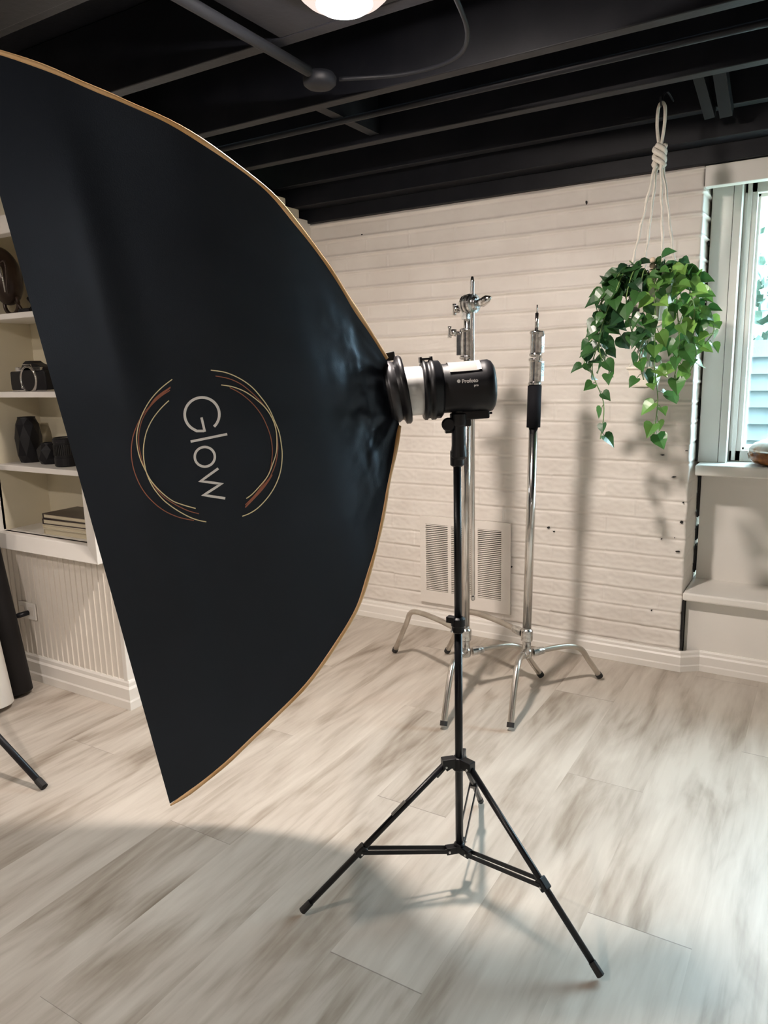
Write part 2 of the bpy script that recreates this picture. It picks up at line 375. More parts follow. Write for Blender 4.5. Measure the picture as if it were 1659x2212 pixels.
# ------------------------------------------------------------------ ceiling lamp (disc light), a second out of frame, two added fill lamps
def disc_lamp(loc, label, e):
    t = thing('ceiling_lamp', label, 'lamp', loc)
    bm = lathe(bmesh.new(), (loc[0], loc[1], 2.069), (0, 0, -1), [(0, .097), (.006, .100), (.016, .098), (.028, .084), (.036, .066), (.036, .060)], 40, False)
    m = emis('lamp_opal_rim', (1.0, 0.78, 0.70), 0.9); obj('rim', bm, m, t, smooth=True)
    prof = [(.030, .063), (.038, .062), (.046, .050), (.050, .03), (.051, .004)]
    bm = lathe(bmesh.new(), (loc[0], loc[1], 2.069), (0, 0, -1), prof, 40, False)
    obj('diffuser', bm, emis('lamp_glow', (1.0, 0.88, 0.80), e), t, smooth=True)
    bm = lathe(bmesh.new(), (loc[0], loc[1], 2.069), (0, 0, 1), [(0, .06), (.05, .06)], 24)
    obj('junction_box', bm, M_black_ceil, t)
    return t
disc_lamp((-0.991, 1.510, 2.069), 'small round white disc lamp glowing on the black ceiling', LAMP_E)
disc_lamp((-1.65, -0.35, 2.069), 'second round disc lamp on the ceiling left of the camera', LAMP2_E)
disc_lamp((-2.75, 0.55, 2.069), 'added round disc fill lamp, unseen, on the ceiling in front of the bookcase', 140.0)  # added fill lamp out of frame, brightens the bookcase niche
disc_lamp((0.7, -1.25, 2.069), 'added round disc fill lamp, unseen, on the ceiling behind the camera', FILL_LAMP_E)  # added fill lamp behind the camera, lifts the softbox side

struct(obj('trim_34', bxs(((-1.27, 1.25, 2.071), (-0.57, 1.636, 2.078))), M_black_ceil))
# conduit, round box, cable
t = thing('conduit', 'black painted pipe running across the joists to a round box', 'pipe', (-1.28, 1.2, 2.05))
obj('pipe', tube(bmesh.new(), [(-1.235, -0.5, 2.054), (-1.312, 1.81, 2.054)], 0.014, 12), M_black_edge, t, smooth=True)
obj('round_box', lathe(bmesh.new(), (-1.322, 1.875, 2.069), (0, 0, -1), [(0, .04), (.012, .048), (.028, .046), (.036, .036), (.038, .01)], 28), M_black_edge, t, smooth=True)
tag(obj('hanging_cable', tube(bmesh.new(), bez([(-1.285, 1.92, 2.06), (-1.10, 1.97, 2.05), (-0.93, 1.93, 2.04), (-0.83, 1.80, 2.035), (-0.77, 1.58, 2.045), (-0.73, 1.40, 2.066)], 8), 0.006, 8), M_black_edge, smooth=True), 'black cable sagging in an arc under the ceiling beside the lamp', 'cable')
tag(obj('ceiling_pipe', tube(bmesh.new(), [(-4.05, 2.285, 2.082), (2.35, 2.285, 2.082)], 0.011, 10), M_black_edge, smooth=True), 'thin black pipe running along the ceiling between two joists', 'pipe')

# ------------------------------------------------------------------ air vent in the brick
t = thing('air_vent', 'white painted air return grille with three columns of slots in the brick', 'vent', (-1.44, 3.07, 0.13))
VX0, VX1, VZ0, VZ1 = -1.665, -1.205, 0.128, 0.555
cols = ((-1.634, -1.517), (-1.500, -1.381), (-1.364, -1.248))
zA, zB = 0.190, 0.517
bm = bmesh.new(); Y0, Y1 = 3.052, 3.062
xs = [VX0] + [c for pr in cols for c in pr] + [VX1]
box(bm, (VX0, Y0, VZ0), (VX1, Y1, zA)); box(bm, (VX0, Y0, zB), (VX1, Y1, VZ1))
for k in range(0, len(xs), 2): box(bm, (xs[k], Y0, zA), (xs[k+1], Y1, zB))
obj('grille_plate', bm, M_brick, t)
obj('duct_shade_sheet', bxs(((VX0 + 0.01, 3.0625, VZ0 + 0.01), (VX1 - 0.01, 3.066, VZ1 - 0.01))), M_dark, t)  # thin dark sheet behind the slots, the duct's shade as colour
for (a, b) in cols:
    bm = bmesh.new(); n = 36; p = (zB - zA) / n
    for k in range(n):
        zc = zA + p * (k + 0.5)
        box(bm, (a, Y0 + 0.001, zc - p * 0.23), (b, Y1, zc + p * 0.23))
    obj('louvres', bm, M_brick, t)

# ------------------------------------------------------------------ bookcase
FY = 1.74
t = thing('built_in_bookcase', 'white built-in bookcase with beadboard below open shelves at the left edge', 'bookcase', (-2.7, 1.9, 0))
BX1 = -2.213; NX0, NX1 = -2.90, -2.328; NB = 1.96; NT_ = 1.758
bm = bxs(((-4.0, FY + 0.012, 0), (BX1 - 0.004, 2.11, 0.60)), ((-4.0, NB, 0.60), (BX1 - 0.004, 2.11, 2.03)), ((NX1, FY, 0.60), (BX1 - 0.004, NB, 2.03)), ((-3.5, FY, 0.60), (NX0, NB, 2.03)), ((NX0, FY, NT_ + .07), (NX1, NB, 2.03)))
obj('carcass', bm, M_niche, t)
# beadboard with fine beads
bm = bmesh.new(); xx = BX1 - 0.045; pts = []
x = -3.3; bead = 0.0335
prof = []
while x < BX1 - 0.02:
    prof += [(x, 0), (x + bead - 0.009, 0), (x + bead - 0.007, 0.003), (x + bead - 0.0055, -0.0035), (x + bead - 0.003, -0.0035), (x + bead - 0.0015, 0.003)]
    x += bead
lo = [bm.verts.new((p[0], FY - p[1] * -1, 0.10)) for p in prof]; hi = [bm.verts.new((p[0], FY - p[1] * -1, 0.56)) for p in prof]
for k in range(len(prof) - 1): bm.faces.new((lo[k], lo[k+1], hi[k+1], hi[k]))
obj('beadboard', bm, M_wall, t)
obj('corner_board', bxs(((BX1 - 0.022, FY - 0.004, 0.05), (BX1, FY + 0.06, 0.572))), M_white, t, bevel=0.002)
obj('side_board', bxs(((BX1 - 0.0035, FY + 0.060, 0.0), (BX1 - 0.0005, 2.11, 2.03)), ((BX1 - 0.0035, FY + 0.003, 0.573), (BX1 - 0.0005, FY + 0.060, 2.03))), M_white, t)
bmo = moulding('base_moulding', [(-3.4, FY + 0.002), (BX1 - 0.001, FY + 0.002), (BX1 - 0.001, 3.04)], 0.112, 0.018); del bmo['kind']; bmo.parent = t; bmo.data.transform(t.matrix_basis.inverted())
# face frame as a mitred picture-frame moulding standing proud
bm = bmesh.new()
FX0, FX1, FZ0, FZ1 = -2.96, -2.252, 0.573, 1.815
ow = [(FX0, FZ0), (FX1, FZ0), (FX1, FZ1), (FX0, FZ1)]; iw = [(NX0, 0.632), (NX1, 0.632), (NX1, NT_), (NX0, NT_)]
fo = [bm.verts.new((p[0], FY - 0.055, p[1])) for p in ow]; fi = [bm.verts.new((p[0], FY - 0.035, p[1])) for p in iw]
bo = [bm.verts.new((p[0], FY + 0.01, p[1])) for p in ow]; bi = [bm.verts.new((p[0], FY + 0.01, p[1])) for p in iw]
for k in range(4):
    q = (k + 1) % 4
    bm.faces.new((fo[k], fo[q], fi[q], fi[k])); bm.faces.new((fo[k], fo[q], bo[q], bo[k])); bm.faces.new((fi[k], fi[q], bi[q], bi[k]))
obj('face_frame', bm, M_white, t, bevel=0.003)
for z in (0.632, 0.905, 1.194, 1.486):
    obj('shelf', bxs(((NX0, FY - 0.004, z - 0.021), (NX1, NB, z))), M_white, t, bevel=0.002)

# wall outlet with plug and cord
t = thing('wall_outlet', 'white outlet plate on the beadboard near the left edge', 'outlet', (-2.79, 1.72, 0.30))
bm = obox(bmesh.new(), (-2.79, 1.731, 0.305), (1, 0, 0), (0, 1, 0), (0, 0, 1), 0.055, 0.004, 0.036)
obj('cover_plate', bm, M_white, t, bevel=0.003)
obj('socket', bxs(((-2.835, 1.7255, 0.287), (-2.803, 1.728, 0.323))), M_wall, t, bevel=0.001)
obj('socket', bxs(((-2.777, 1.7255, 0.287), (-2.745, 1.728, 0.323))), M_wall, t, bevel=0.001)
t = thing('power_cord', 'black plug and cord hanging from the outlet behind the rolls', 'cord', (-2.78, 1.70, 0.30))
obj('plug', tube(bmesh.new(), [(-2.775, 1.7245, 0.300), (-2.785, 1.69, 0.297), (-2.80, 1.675, 0.293), (-2.83, 1.665, 0.287)], [.010, .011, .008, .004], 10), M_bplastic, t, smooth=True)
obj('cord', tube(bmesh.new(), bez([(-2.825, 1.667, 0.288), (-2.86, 1.66, 0.26), (-2.872, 1.65, 0.20), (-2.88, 1.66, 0.08), (-2.86, 1.66, 0.008), (-2.78, 1.60, 0.006), (-2.72, 1.515, 0.006), (-2.80, 1.45, 0.006), (-2.95, 1.46, 0.006)], 8), 0.0035, 8), M_bplastic, t, smooth=True)

# rolls leaning in the corner
M_roll_b = vary(mat('black_paper', (0.005, 0.0045, 0.005), 0.6, spec=0.3), (0.008, 0.007, 0.008), 6)
M_roll_w = vary(mat('white_paper', (0.80, 0.78, 0.74), 0.6), (0.84, 0.82, 0.78), 6)
def roll(name, b, top, r, m, label, cat, inner):
    t = thing(name, label, cat, b); b = Vector(b); top = Vector(top); d = (top - b).normalized()
    # bottom cut level with the floor: keep the tube just clear of it
    L = (top - b).length; off = r * math.sqrt(1 - d.z ** 2) + 0.001
    bm = lathe(bmesh.new(), b + Vector((0, 0, off)), d, [(0.0, r * 0.93), (0.004, r), (L - 0.004, r), (L, r * 0.93)], 28, False, )
    lathe(bm, b + Vector((0, 0, off)), d, [(0.0, r * 0.93), (0.0, r * 0.6), (0.03, r * 0.6)], 28, False)
    lathe(bm, b + Vector((0, 0, off)), d, [(L, r * 0.93), (L, r * 0.6), (L - 0.03, r * 0.6)], 28, False)
    obj('paper', bm, m, t, smooth=False)
    obj('core', lathe(bmesh.new(), b + Vector((0, 0, off)), d, [(0.003, r * 0.62), (L - 0.003, r * 0.62)], 20), inner, t)
    for o in t.children:
        for p in o.data.polygons: p.use_smooth = True
    return t
M_core = mat('card_core', (0.35, 0.26, 0.17), 0.7)
roll('paper_roll', (-2.715, 1.605, 0.0), (-3.013, 1.605, 1.60), 0.055, M_roll_b, 'black paper roll leaning against the bookcase at the left edge', 'roll', M_roll_b)
roll('paper_roll', (-2.668, 1.478, 0.0), (-2.966, 1.478, 1.60), 0.068, M_roll_w, 'white paper roll standing in front of the black roll', 'roll', M_core)

# ------------------------------------------------------------------ things on the shelves
t = thing('film_camera', 'old black and silver film camera without lens on the shelf', 'camera', (-2.716, 1.84, 1.194))
def shp(pts, y0, y1):
    bm = bmesh.new(); a = [bm.verts.new((p[0], y0, p[1])) for p in pts]; b = [bm.verts.new((p[0], y1, p[1])) for p in pts]
    bm.faces.new(a); bm.faces.new(b[::-1])
    for k in range(len(pts)): q = (k+1) % len(pts); bm.faces.new((a[k], a[q], b[q], b[k]))
    return bm
cx, cz = -2.716, 1.194
obj('body', shp([(cx-.112, cz+.004), (cx-.115, cz+.03), (cx-.112, cz+.078), (cx+.104, cz+.080), (cx+.112, cz+.07), (cx+.114, cz+.03), (cx+.112, cz+.004)], 1.80, 1.86), M_bplastic, t, bevel=0.006)
obj('base_plate', bxs(((cx-.108, 1.802, cz+.0005), (cx+.112, 1.858, cz+.006))), M_chrome, t, bevel=0.002)
obj('prism', shp([(cx-.045, cz+.078), (cx-.03, cz+.108), (cx-.012, cz+.117), (cx+.018, cz+.117), (cx+.036, cz+.108), (cx+.085, cz+.094), (cx+.100, cz+.080)], 1.805, 1.855), M_bplastic, t, bevel=0.003)
obj('top_plate', shp([(cx-.06, cz+.079), (cx-.055, cz+.092), (cx-.028, cz+.094), (cx-.020, cz+.104), (cx+.03, cz+.104), (cx+.036, cz+.094), (cx+.09, cz+.092), (cx+.092, cz+.079)], 1.797, 1.81), M_chrome, t, bevel=0.002)
obj('lens_mount', lathe(bmesh.new(), (cx+.012, 1.800, cz+.046), (0, -1, 0), [(0, .052), (.006, .052), (.008, .050), (.008, .046), (.002, .045)], 36, False), M_chrome, t, smooth=True)
obj('mount_throat', lathe(bmesh.new(), (cx+.012, 1.799, cz+.046), (0, -1, 0), [(0, .046), (.002, .046)], 36), M_dark, t)
obj('shutter_dial', lathe(bmesh.new(), (cx-.075, 1.83, cz+.078), (0, 0, 1), [(0, .014), (.012, .014), (.014, .012)], 20), M_chrome, t, bevel=0.001)
obj('rewind_knob', lathe(bmesh.new(), (cx-.101, 1.83, cz+.078), (0, 0, 1), [(0, .010), (.016, .010), (.017, .008)], 20), M_chrome, t)
obj('release_button', lathe(bmesh.new(), (cx-.036, 1.804, cz+.016), (0, -1, 0), [(0, .006), (.008, .005)], 12), M_chrome, t)
# black vessels and lenses
def facet(name, c, prof, n, label, cat, m=None, extra=None, rot=0.3):
    t = thing(name, label, cat, c)
    bm = bmesh.new(); rings = []
    for k, (h, r) in enumerate(prof):
        tw = rot + (PI / n) * (k % 2)
        rings.append([bm.verts.new((c[0] + math.cos(2*PI*i/n + tw) * r, c[1] + math.sin(2*PI*i/n + tw) * r, c[2] + h)) for i in range(n)])
    for k in range(len(rings) - 1):
        a, b = rings[k], rings[k+1]
        for i in range(n):
            if k % 2 == 0: bm.faces.new((a[i], a[(i+1) % n], b[i])); bm.faces.new((b[i], a[(i+1) % n], b[(i+1) % n]))
            else: bm.faces.new((a[i], b[(i+1) % n], b[i])); bm.faces.new((a[i], a[(i+1) % n], b[(i+1) % n]))
    bm.faces.new(rings[0][::-1]); bm.faces.new(rings[-1])
    obj('body', bm, m or M_bplastic, t); return t
v = facet('vase', (-2.830, 1.85, 0.9055), [(0, .038), (.03, .050), (.10, .052), (.155, .046), (.180, .033)], 8, 'tall black faceted vase, tallest of the three on the shelf', 'vase')
obj('neck', lathe(bmesh.new(), (-2.830, 1.85, 1.0845), (0, 0, 1), [(0, .034), (.006, .034), (.006, .026), (.001, .024)], 24, False), M_bplastic, v, smooth=True)
v = facet('vase', (-2.690, 1.842, 0.9055), [(0, .034), (.022, .047), (.058, .048), (.080, .032)], 8, 'short squat black vase between the tall vase and the lens', 'vase')
obj('neck', lathe(bmesh.new(), (-2.690, 1.842, 0.9845), (0, 0, 1), [(0, .030), (.006, .030), (.006, .023), (.001, .022)], 24, False), M_bplastic, v, smooth=True)
t = thing('camera_lens', 'black camera lens with a ribbed focus ring standing on the shelf', 'lens', (-2.553, 1.83, 0.9055))
obj('barrel', lathe(bmesh.new(), (-2.553, 1.822, 0.9055), (0, 0, 1), [(0, .044), (.004, .047), (.035, .047), (.036, .045), (.09, .045), (.091, .048), (.105, .048), (.108, .045), (.112, .045), (.112, .040), (.108, .039)], 36, False), M_bplastic, t, smooth=False)
bm = bmesh.new()
for k in range(40):
    a = 2*PI*k/40; obox(bm, (-2.553 + math.cos(a)*.046, 1.822 + math.sin(a)*.046, 0.9055 + .064), (math.cos(a), math.sin(a), 0), (-math.sin(a), math.cos(a), 0), (0, 0, 1), .0022, .0016, .02)
obj('focus_ring', bm, M_rubber, t)
obj('front_glass', lathe(bmesh.new(), (-2.553, 1.822, 1.0115), (0, 0, 1), [(0, .039), (.003, .030), (.004, .01)], 30), mat('coated_glass', (0.02, 0.02, 0.03), 0.05), t, smooth=True)
obj('silver_mark', bxs(((-2.565, 1.7755, 0.9995), (-2.541, 1.778, 1.003))), M_chrome, t)
# sculpture on the top shelf
M_bronze = vary(mat('dark_bronze', (0.030, 0.017, 0.012), 0.3, 0.3), (0.055, 0.035, 0.025), 14, bump=0.3, bscale=60)
c = Vector((-2.80, 1.84, 1.4875))
t = thing('sculpture', 'dark brown rounded sculpture on thin metal rods on the top shelf', 'sculpture', c)
bm = bmesh.new(); bmesh.ops.create_uvsphere(bm, u_segments=28, v_segments=18, radius=1)
Mb = Matrix.Translation(c + Vector((-0.055, 0, 0.155))) @ Matrix.Rotation(math.radians(-22), 4, 'Y') @ Matrix.Diagonal((0.078, 0.06, 0.118, 1))
bmesh.ops.transform(bm, matrix=Mb, verts=bm.verts[:]); obj('rounded_body', bm, M_bronze, t, smooth=True)
bm = bmesh.new(); tube(bm, [c + Vector((0.045*math.cos(a)-0.055+.03, 0, 0.047+0.040*math.sin(a))) for a in [2*PI*k/24 for k in range(25)]], 0.0075, 8)
obj('wheel_ring', bm, M_bronze, t, smooth=True)
bm = tube(bmesh.new(), [c + Vector((-0.02, 0, 0.07)), c + Vector((0.012, 0, 0.05)), c + Vector((0.055, 0, 0.004))], 0.006, 8); tube(bm, [c + Vector((0.012, 0, 0.05)), c + Vector((0.012, 0.03, 0.004))], 0.005, 8)
obj('strut', bm, M_bronze, t, smooth=True)
obj('steel_rod', tube(bmesh.new(), [c + Vector((0.010, -0.05, 0.185)), c + Vector((0.022, -0.05, 0.085))], 0.0035, 8), M_chrome, t, smooth=True)
obj('hook', tube(bmesh.new(), bez([c + Vector((0.005, -0.045, 0.195)), c + Vector((0.026, -0.045, 0.20)), c + Vector((0.035, -0.045, 0.18)), c + Vector((0.03, -0.045, 0.12)), c + Vector((0.028, -0.045, 0.08))], 6), 0.004, 8), M_bronze, t, smooth=True)
obj('foot', bxs((c + Vector((0.055, -0.03, 0.0005)), c + Vector((0.125, 0.03, 0.022)))), M_bplastic, t, bevel=0.006)
obj('foot_knob', tube(bmesh.new(), [c + Vector((0.10, 0, 0.02)), c + Vector((0.12, 0, 0.035)), c + Vector((0.085, 0, 0.062))], [.008, .010, .006], 10), M_bplastic, t, smooth=True)
# books lying in a stack
def book(z, x0, x1, y0, y1, h, ang, cover, label):
    t = thing('book', label, 'book', ((x0+x1)/2, (y0+y1)/2, z), 'books stacked on the bottom shelf')
    M = Matrix.Translation(((x0+x1)/2, (y0+y1)/2, z)) @ Matrix.Rotation(math.radians(ang), 4, 'Z')
    hx = (x1-x0)/2; hy = (y1-y0)/2
    bm = bmesh.new(); box(bm, (-hx, -hy, 0.0003), (hx, hy, 0.003), M); box(bm, (-hx, -hy, h-0.003), (hx, hy, h), M); box(bm, (-hx, -hy, 0.003), (-hx+0.003, hy, h-0.003), M)
    obj('cover', bm, cover, t)
    bm = bmesh.new(); box(bm, (-hx+0.003, -hy+0.004, 0.003), (hx-0.004, hy-0.004, h-0.003), M); obj('pages', bm, mat('page_paper', (0.62, 0.55, 0.40), 0.8), t)
M_bk1 = vary(mat('cream_cover', (0.60, 0.54, 0.40), 0.5), (0.66, 0.60, 0.46), 5)
M_bk2 = vary(mat('dark_plum_cover', (0.030, 0.018, 0.018), 0.35), (0.05, 0.032, 0.03), 8)
M_bk3 = vary(mat('brown_cover', (0.05, 0.038, 0.032), 0.4), (0.075, 0.06, 0.05), 8)
book(0.6325, -2.675, -2.345, 1.772, 1.93, 0.022, 2, M_bk1, 'cream book at the bottom of the stack on the lowest shelf')
book(0.6550, -2.675, -2.347, 1.768, 1.93, 0.018, 1, M_bk1, 'thin cream book second from the bottom of the stack')
book(0.6735, -2.675, -2.345, 1.770, 1.93, 0.022, 2, M_bk2, 'dark plum book lying on the cream books')
book(0.6960, -2.673, -2.345, 1.768, 1.93, 0.020, 0, M_bk3, 'brown book on top of the stack on the lowest shelf')

# ------------------------------------------------------------------ softbox, flash head, light stand
POLE = Vector((-0.697, 1.452, 0))
th, ph = math.radians(34), math.radians(9.6)
A = Vector((-math.cos(th)*math.cos(ph), -math.sin(th)*math.cos(ph), -math.sin(ph)))
Sd = Vector((math.sin(th), -math.cos(th), 0)); U = Sd.cross(A); U = U if U.z > 0 else -U
O = Vector((-0.812, 1.376, 1.199))
D_, L_, W_ = 0.580, 1.336, 0.582
RIB = [(.10, 0), (.18, .038), (.27, .085), (.34, .118), (.41, .155), (.50, .21), (.59, .275), (.68, .375), (.765, .49), (.83, .61), (.875, .70), (.925, .80), (.97, .91), (1.0, 1.0)]
rib_s = [(p.x, p.y) for p in bez([(a, b, 0) for a, b in RIB], 5)]
def P(r, d, cu, cs): return O + A * D_ * d + U * (r * L_ / 2 * cu) + Sd * (r * W_ / 2 * cs)
t = thing('softbox', 'large black rectangular softbox with a printed ring logo on its side', 'softbox', O)
def panel(c0, c1, sag, wr, seed):
    bm = bmesh.new(); n = 90; rows = []
    out = (Sd * (c0[1] + c1[1]) / 2 + U * (c0[0] + c1[0]) / 2).normalized()
    for (r, d) in rib_s:
        a = P(r, d, *c0); b = P(r, d, *c1); row = []
        for k in range(n + 1):
            s = k / n; q = a.lerp(b, s); e = 4 * s * (1 - s)
            wv = max(0, 1 - r * 1.75)
            ang = (s - 0.5) * 2
            z = -sag * e * math.sin(min(1, r) * PI)
            if wr:
                yy_ = ang * r; f1 = noise.noise((ang * 4.0 + seed, r * 4.5 + ang, seed)); f2 = noise.noise((yy_ * 22 + 3 * r, r * 16, seed + 3)) + 0.5 * noise.noise((yy_ * 45 - 9 * r, r * 30, seed + 9))
                z += wr * e * (f1 * (0.10 + wv) + 0.55 * f2 * wv) * min(1, r * 2.5)
                z += 0.006 * e * math.exp(-((r - 0.93) / 0.03) ** 2)
            row.append(bm.verts.new(q + out * z))
        rows.append(row)
    for i in range(len(rows) - 1):
        for k in range(n): bm.faces.new((rows[i][k], rows[i][k+1], rows[i+1][k+1], rows[i+1][k]))
    return bm
near_bm = panel((1, 1), (-1, 1), 0.030, 0.019, 2.0)
near_bm.normal_update(); bvh = BVHTree.FromBMesh(near_bm)
near = obj('side_panel', near_bm, M_cloth, t, smooth=True)
near['label'] = 'black side panel with white letters and gold rings'
obj('side_panel', panel((1, -1), (-1, -1), 0.02, 0.006, 5), M_cloth, t, smooth=True)
obj('end_panel', panel((1, 1), (1, -1), -0.012, 0.004, 8), M_cloth, t, smooth=True)
obj('end_panel', panel((-1, 1), (-1, -1), 0.0, 0.004, 11), M_cloth, t, smooth=True)
# front diffuser, silver lining and ribs
bm = bmesh.new(); cs = [P(0.90, 0.93, a, b) for a, b in ((1, 1), (-1, 1), (-1, -1), (1, -1))]; cs = [c.lerp(P(0, 0.88, 0, 0), 0.004) for c in cs]
v = [bm.verts.new(c) for c in cs] ; bm.faces.new(v); v2 = [bm.verts.new(c + A * 0.002) for c in cs]; bm.faces.new(v2)
for k in range(4): bm.faces.new((v[k], v[(k+1) % 4], v2[(k+1) % 4], v2[k]))
obj('front_diffuser', bm, M_diffuser_cloth, t)
for i, (cu, cs_) in enumerate(((1, 1), (-1, 1), (1, -1), (-1, -1))):
    pts = []
    for j, (r, d) in enumerate(rib_s):
        p = P(r, d, cu, cs_); o2 = (U * cu * 0.0042 + Sd * cs_ * (-0.001))
        p = p + o2 + U * 0.0012 * noise.noise((r * 9, i * 3, 0))
        pts.append(p)
    rr = [0.0042 + 0.0016 * noise.noise((k * 0.17, i, 4)) for k in range(len(pts))]
    rr[-4:] = [r_ * f_ for r_, f_ in zip(rr[-4:], (.9, .8, .6, .4))]
    obj('piping', tube(bmesh.new(), pts, rr, 8), M_gold, t, smooth=True)
# printed logo: ribbons laid on the fabric
def hit(u, v):
    d = ray(u, v); loc, nn, i, dist = bvh.ray_cast(CAM, d)
    if loc is None: return None
    if nn.dot(d) > 0: nn = -nn
    return loc + nn * 0.0016
def ribbon(bm, pts, wpx, closed=False, taper=False):
    P2 = [Vector((250 + p[0] / 4.1475, 760 + p[1] / 4.1475, 0)) for p in pts]; n = len(P2); hw = wpx / 4.1475 / 2; rows = []
    for i, p in enumerate(P2):
        a = P2[(i-1) % n] if closed else P2[max(i-1, 0)]; b = P2[(i+1) % n] if closed else P2[min(i+1, n-1)]
        d1 = (p - a); d2 = (b - p)
        if d1.length < 1e-6: d1 = d2
        if d2.length < 1e-6: d2 = d1
        d1.normalize(); d2.normalize(); tt = (d1 + d2).normalized(); nn = Vector((-tt.y, tt.x, 0)); k = min(2.2, 1 / max(0.35, nn.dot(Vector((-d1.y, d1.x, 0)))))
        f = 1.0 if not taper else 0.45 + 0.75 * math.sin(PI * min(1, i / (n-1)))
        q1 = hit(*(p + nn * hw * k * f)[:2]); q2 = hit(*(p - nn * hw * k * f)[:2])
        rows.append((bm.verts.new(q1), bm.verts.new(q2)) if q1 and q2 else None)
    m = n if closed else n - 1
    for i in range(m):
        a, b = rows[i], rows[(i+1) % n]
        if a and b: bm.faces.new((a[0], b[0], b[1], a[1]))
def dens(pts, n=6): return [(p.x, p.y) for p in bez([(a, b, 0) for a, b in pts], n)]
def lin(pts, n=5):
    out = []
    for (a, b), (c, d) in zip(pts, pts[1:]):
        for k in range(n): out.append((a + (c-a)*k/n, b + (d-b)*k/n))
    return out + [pts[-1]]
bm = bmesh.new()
g = [(772 + 155*math.cos(math.radians(a)), 561 + 152*math.sin(math.radians(a))) for a in range(46, -249, -8)]
ribbon(bm, g + [(725, 709)] + [(790, 709)], 24)
obj('letter_g', bm, M_print, near); bm = bmesh.new()
ribbon(bm, lin([(797, 716), (767, 588)], 4), 22); me_ = bm
o = obj('letter_g_bar', bm, M_print, near)
for nm, pts, cl in (('letter_l', lin([(670, 804), (998, 737)], 8), False), ('letter_o', [(797 + 90*math.cos(2*PI*k/48), 940 + 88*math.sin(2*PI*k/48)) for k in range(48)], True), ('letter_w', lin([(918, 1044), (760, 1158), (945, 1182), (787, 1283), (980, 1312)], 4), False)):
    bm = bmesh.new(); ribbon(bm, pts, 22, cl); obj(nm, bm, M_print, near)
arcs_b = [([(490, 315), (400, 385), (300, 490), (230, 580), (190, 660), (155, 760), (140, 880), (150, 1000), (185, 1120), (240, 1230), (320, 1330), (430, 1420), (560, 1480), (700, 1510)], 8),
    ([(485, 345), (390, 410), (300, 500), (240, 600), (212, 700), (205, 800), (218, 900), (262, 1050), (330, 1180), (420, 1290), (520, 1360), (640, 1420), (745, 1450)], 8),
    ([(893, 217), (1010, 240), (1120, 290), (1220, 370), (1300, 450), (1370, 540), (1420, 640), (1442, 740), (1450, 860), (1435, 980), (1400, 1080), (1340, 1190), (1260, 1290), (1160, 1395)], 8),
    ([(1020, 320), (1120, 375), (1220, 460), (1300, 560), (1350, 660), (1385, 760), (1400, 860), (1397, 960), (1380, 1060), (1330, 1165), (1250, 1275), (1160, 1370)], 8),
    ([(488, 322), (420, 370), (350, 430), (290, 510)], 20), ([(1400, 1100), (1340, 1185), (1270, 1270), (1160, 1390)], 20)]
arcs_y = [[(505, 247), (400, 330), (310, 430), (245, 540), (205, 650), (187, 760), (195, 860), (220, 960), (265, 1060), (320, 1160), (400, 1250), (500, 1330), (600, 1370), (715, 1402)],
    [(475, 437), (400, 510), (330, 600), (280, 700), (255, 800), (247, 900), (257, 1000), (285, 1110), (340, 1220), (420, 1320), (520, 1400), (640, 1470), (730, 1505), (810, 1522)],
    [(850, 165), (980, 185), (1100, 235), (1210, 310), (1300, 410), (1370, 510), (1420, 620), (1460, 720), (1480, 830), (1488, 930), (1475, 1060), (1435, 1180), (1370, 1290), (1280, 1390), (1200, 1445), (1132, 1472)],
    [(943, 297), (1050, 315), (1160, 360), (1260, 430), (1340, 505), (1400, 600), (1432, 700), (1440, 800), (1435, 900), (1405, 1000), (1360, 1110), (1290, 1200), (1220, 1275), (1168, 1313)]]
for a, wd in arcs_b:
    bm = bmesh.new(); ribbon(bm, dens(a), wd, taper=(wd > 10)); o = obj('ring_stroke', bm, M_brown, near); o['label'] = 'copper brown ring stroke'
_keep = 0.0022
def hit(u, v):
    d = ray(u, v); loc, nn, i, dist = bvh.ray_cast(CAM, d)
    if loc is None: return None
    if nn.dot(d) > 0: nn = -nn
    return loc + nn * _keep
for a in arcs_y:
    bm = bmesh.new(); ribbon(bm, dens(a), 9); o = obj('ring_stroke', bm, M_pale, near); o['label'] = 'pale gold ring stroke'
# speed ring of the softbox
sr = obj('speed_ring', lathe(bmesh.new(), O, A, [(-.030, .054), (-.030, .070), (-.026, .073), (-.018, .072), (-.014, .062), (.010, .064), (.014, .060)], 48, False), M_bmetal, t, smooth=True)
obj('inner_ring', lathe(bmesh.new(), O, A, [(-.012, .0615), (-.004, .066), (.004, .066), (.012, .060)], 48, False), mat('dark_ring_metal', (0.06, 0.06, 0.065), 0.35, 0.6), t, smooth=True)
bm = bmesh.new(); obox(bm, O - A * 0.010 + U * 0.074 - Sd * 0.01, A, Sd, U, .010, .008, .009)
obj('lock_knob', bm, M_bplastic, t, bevel=0.002)

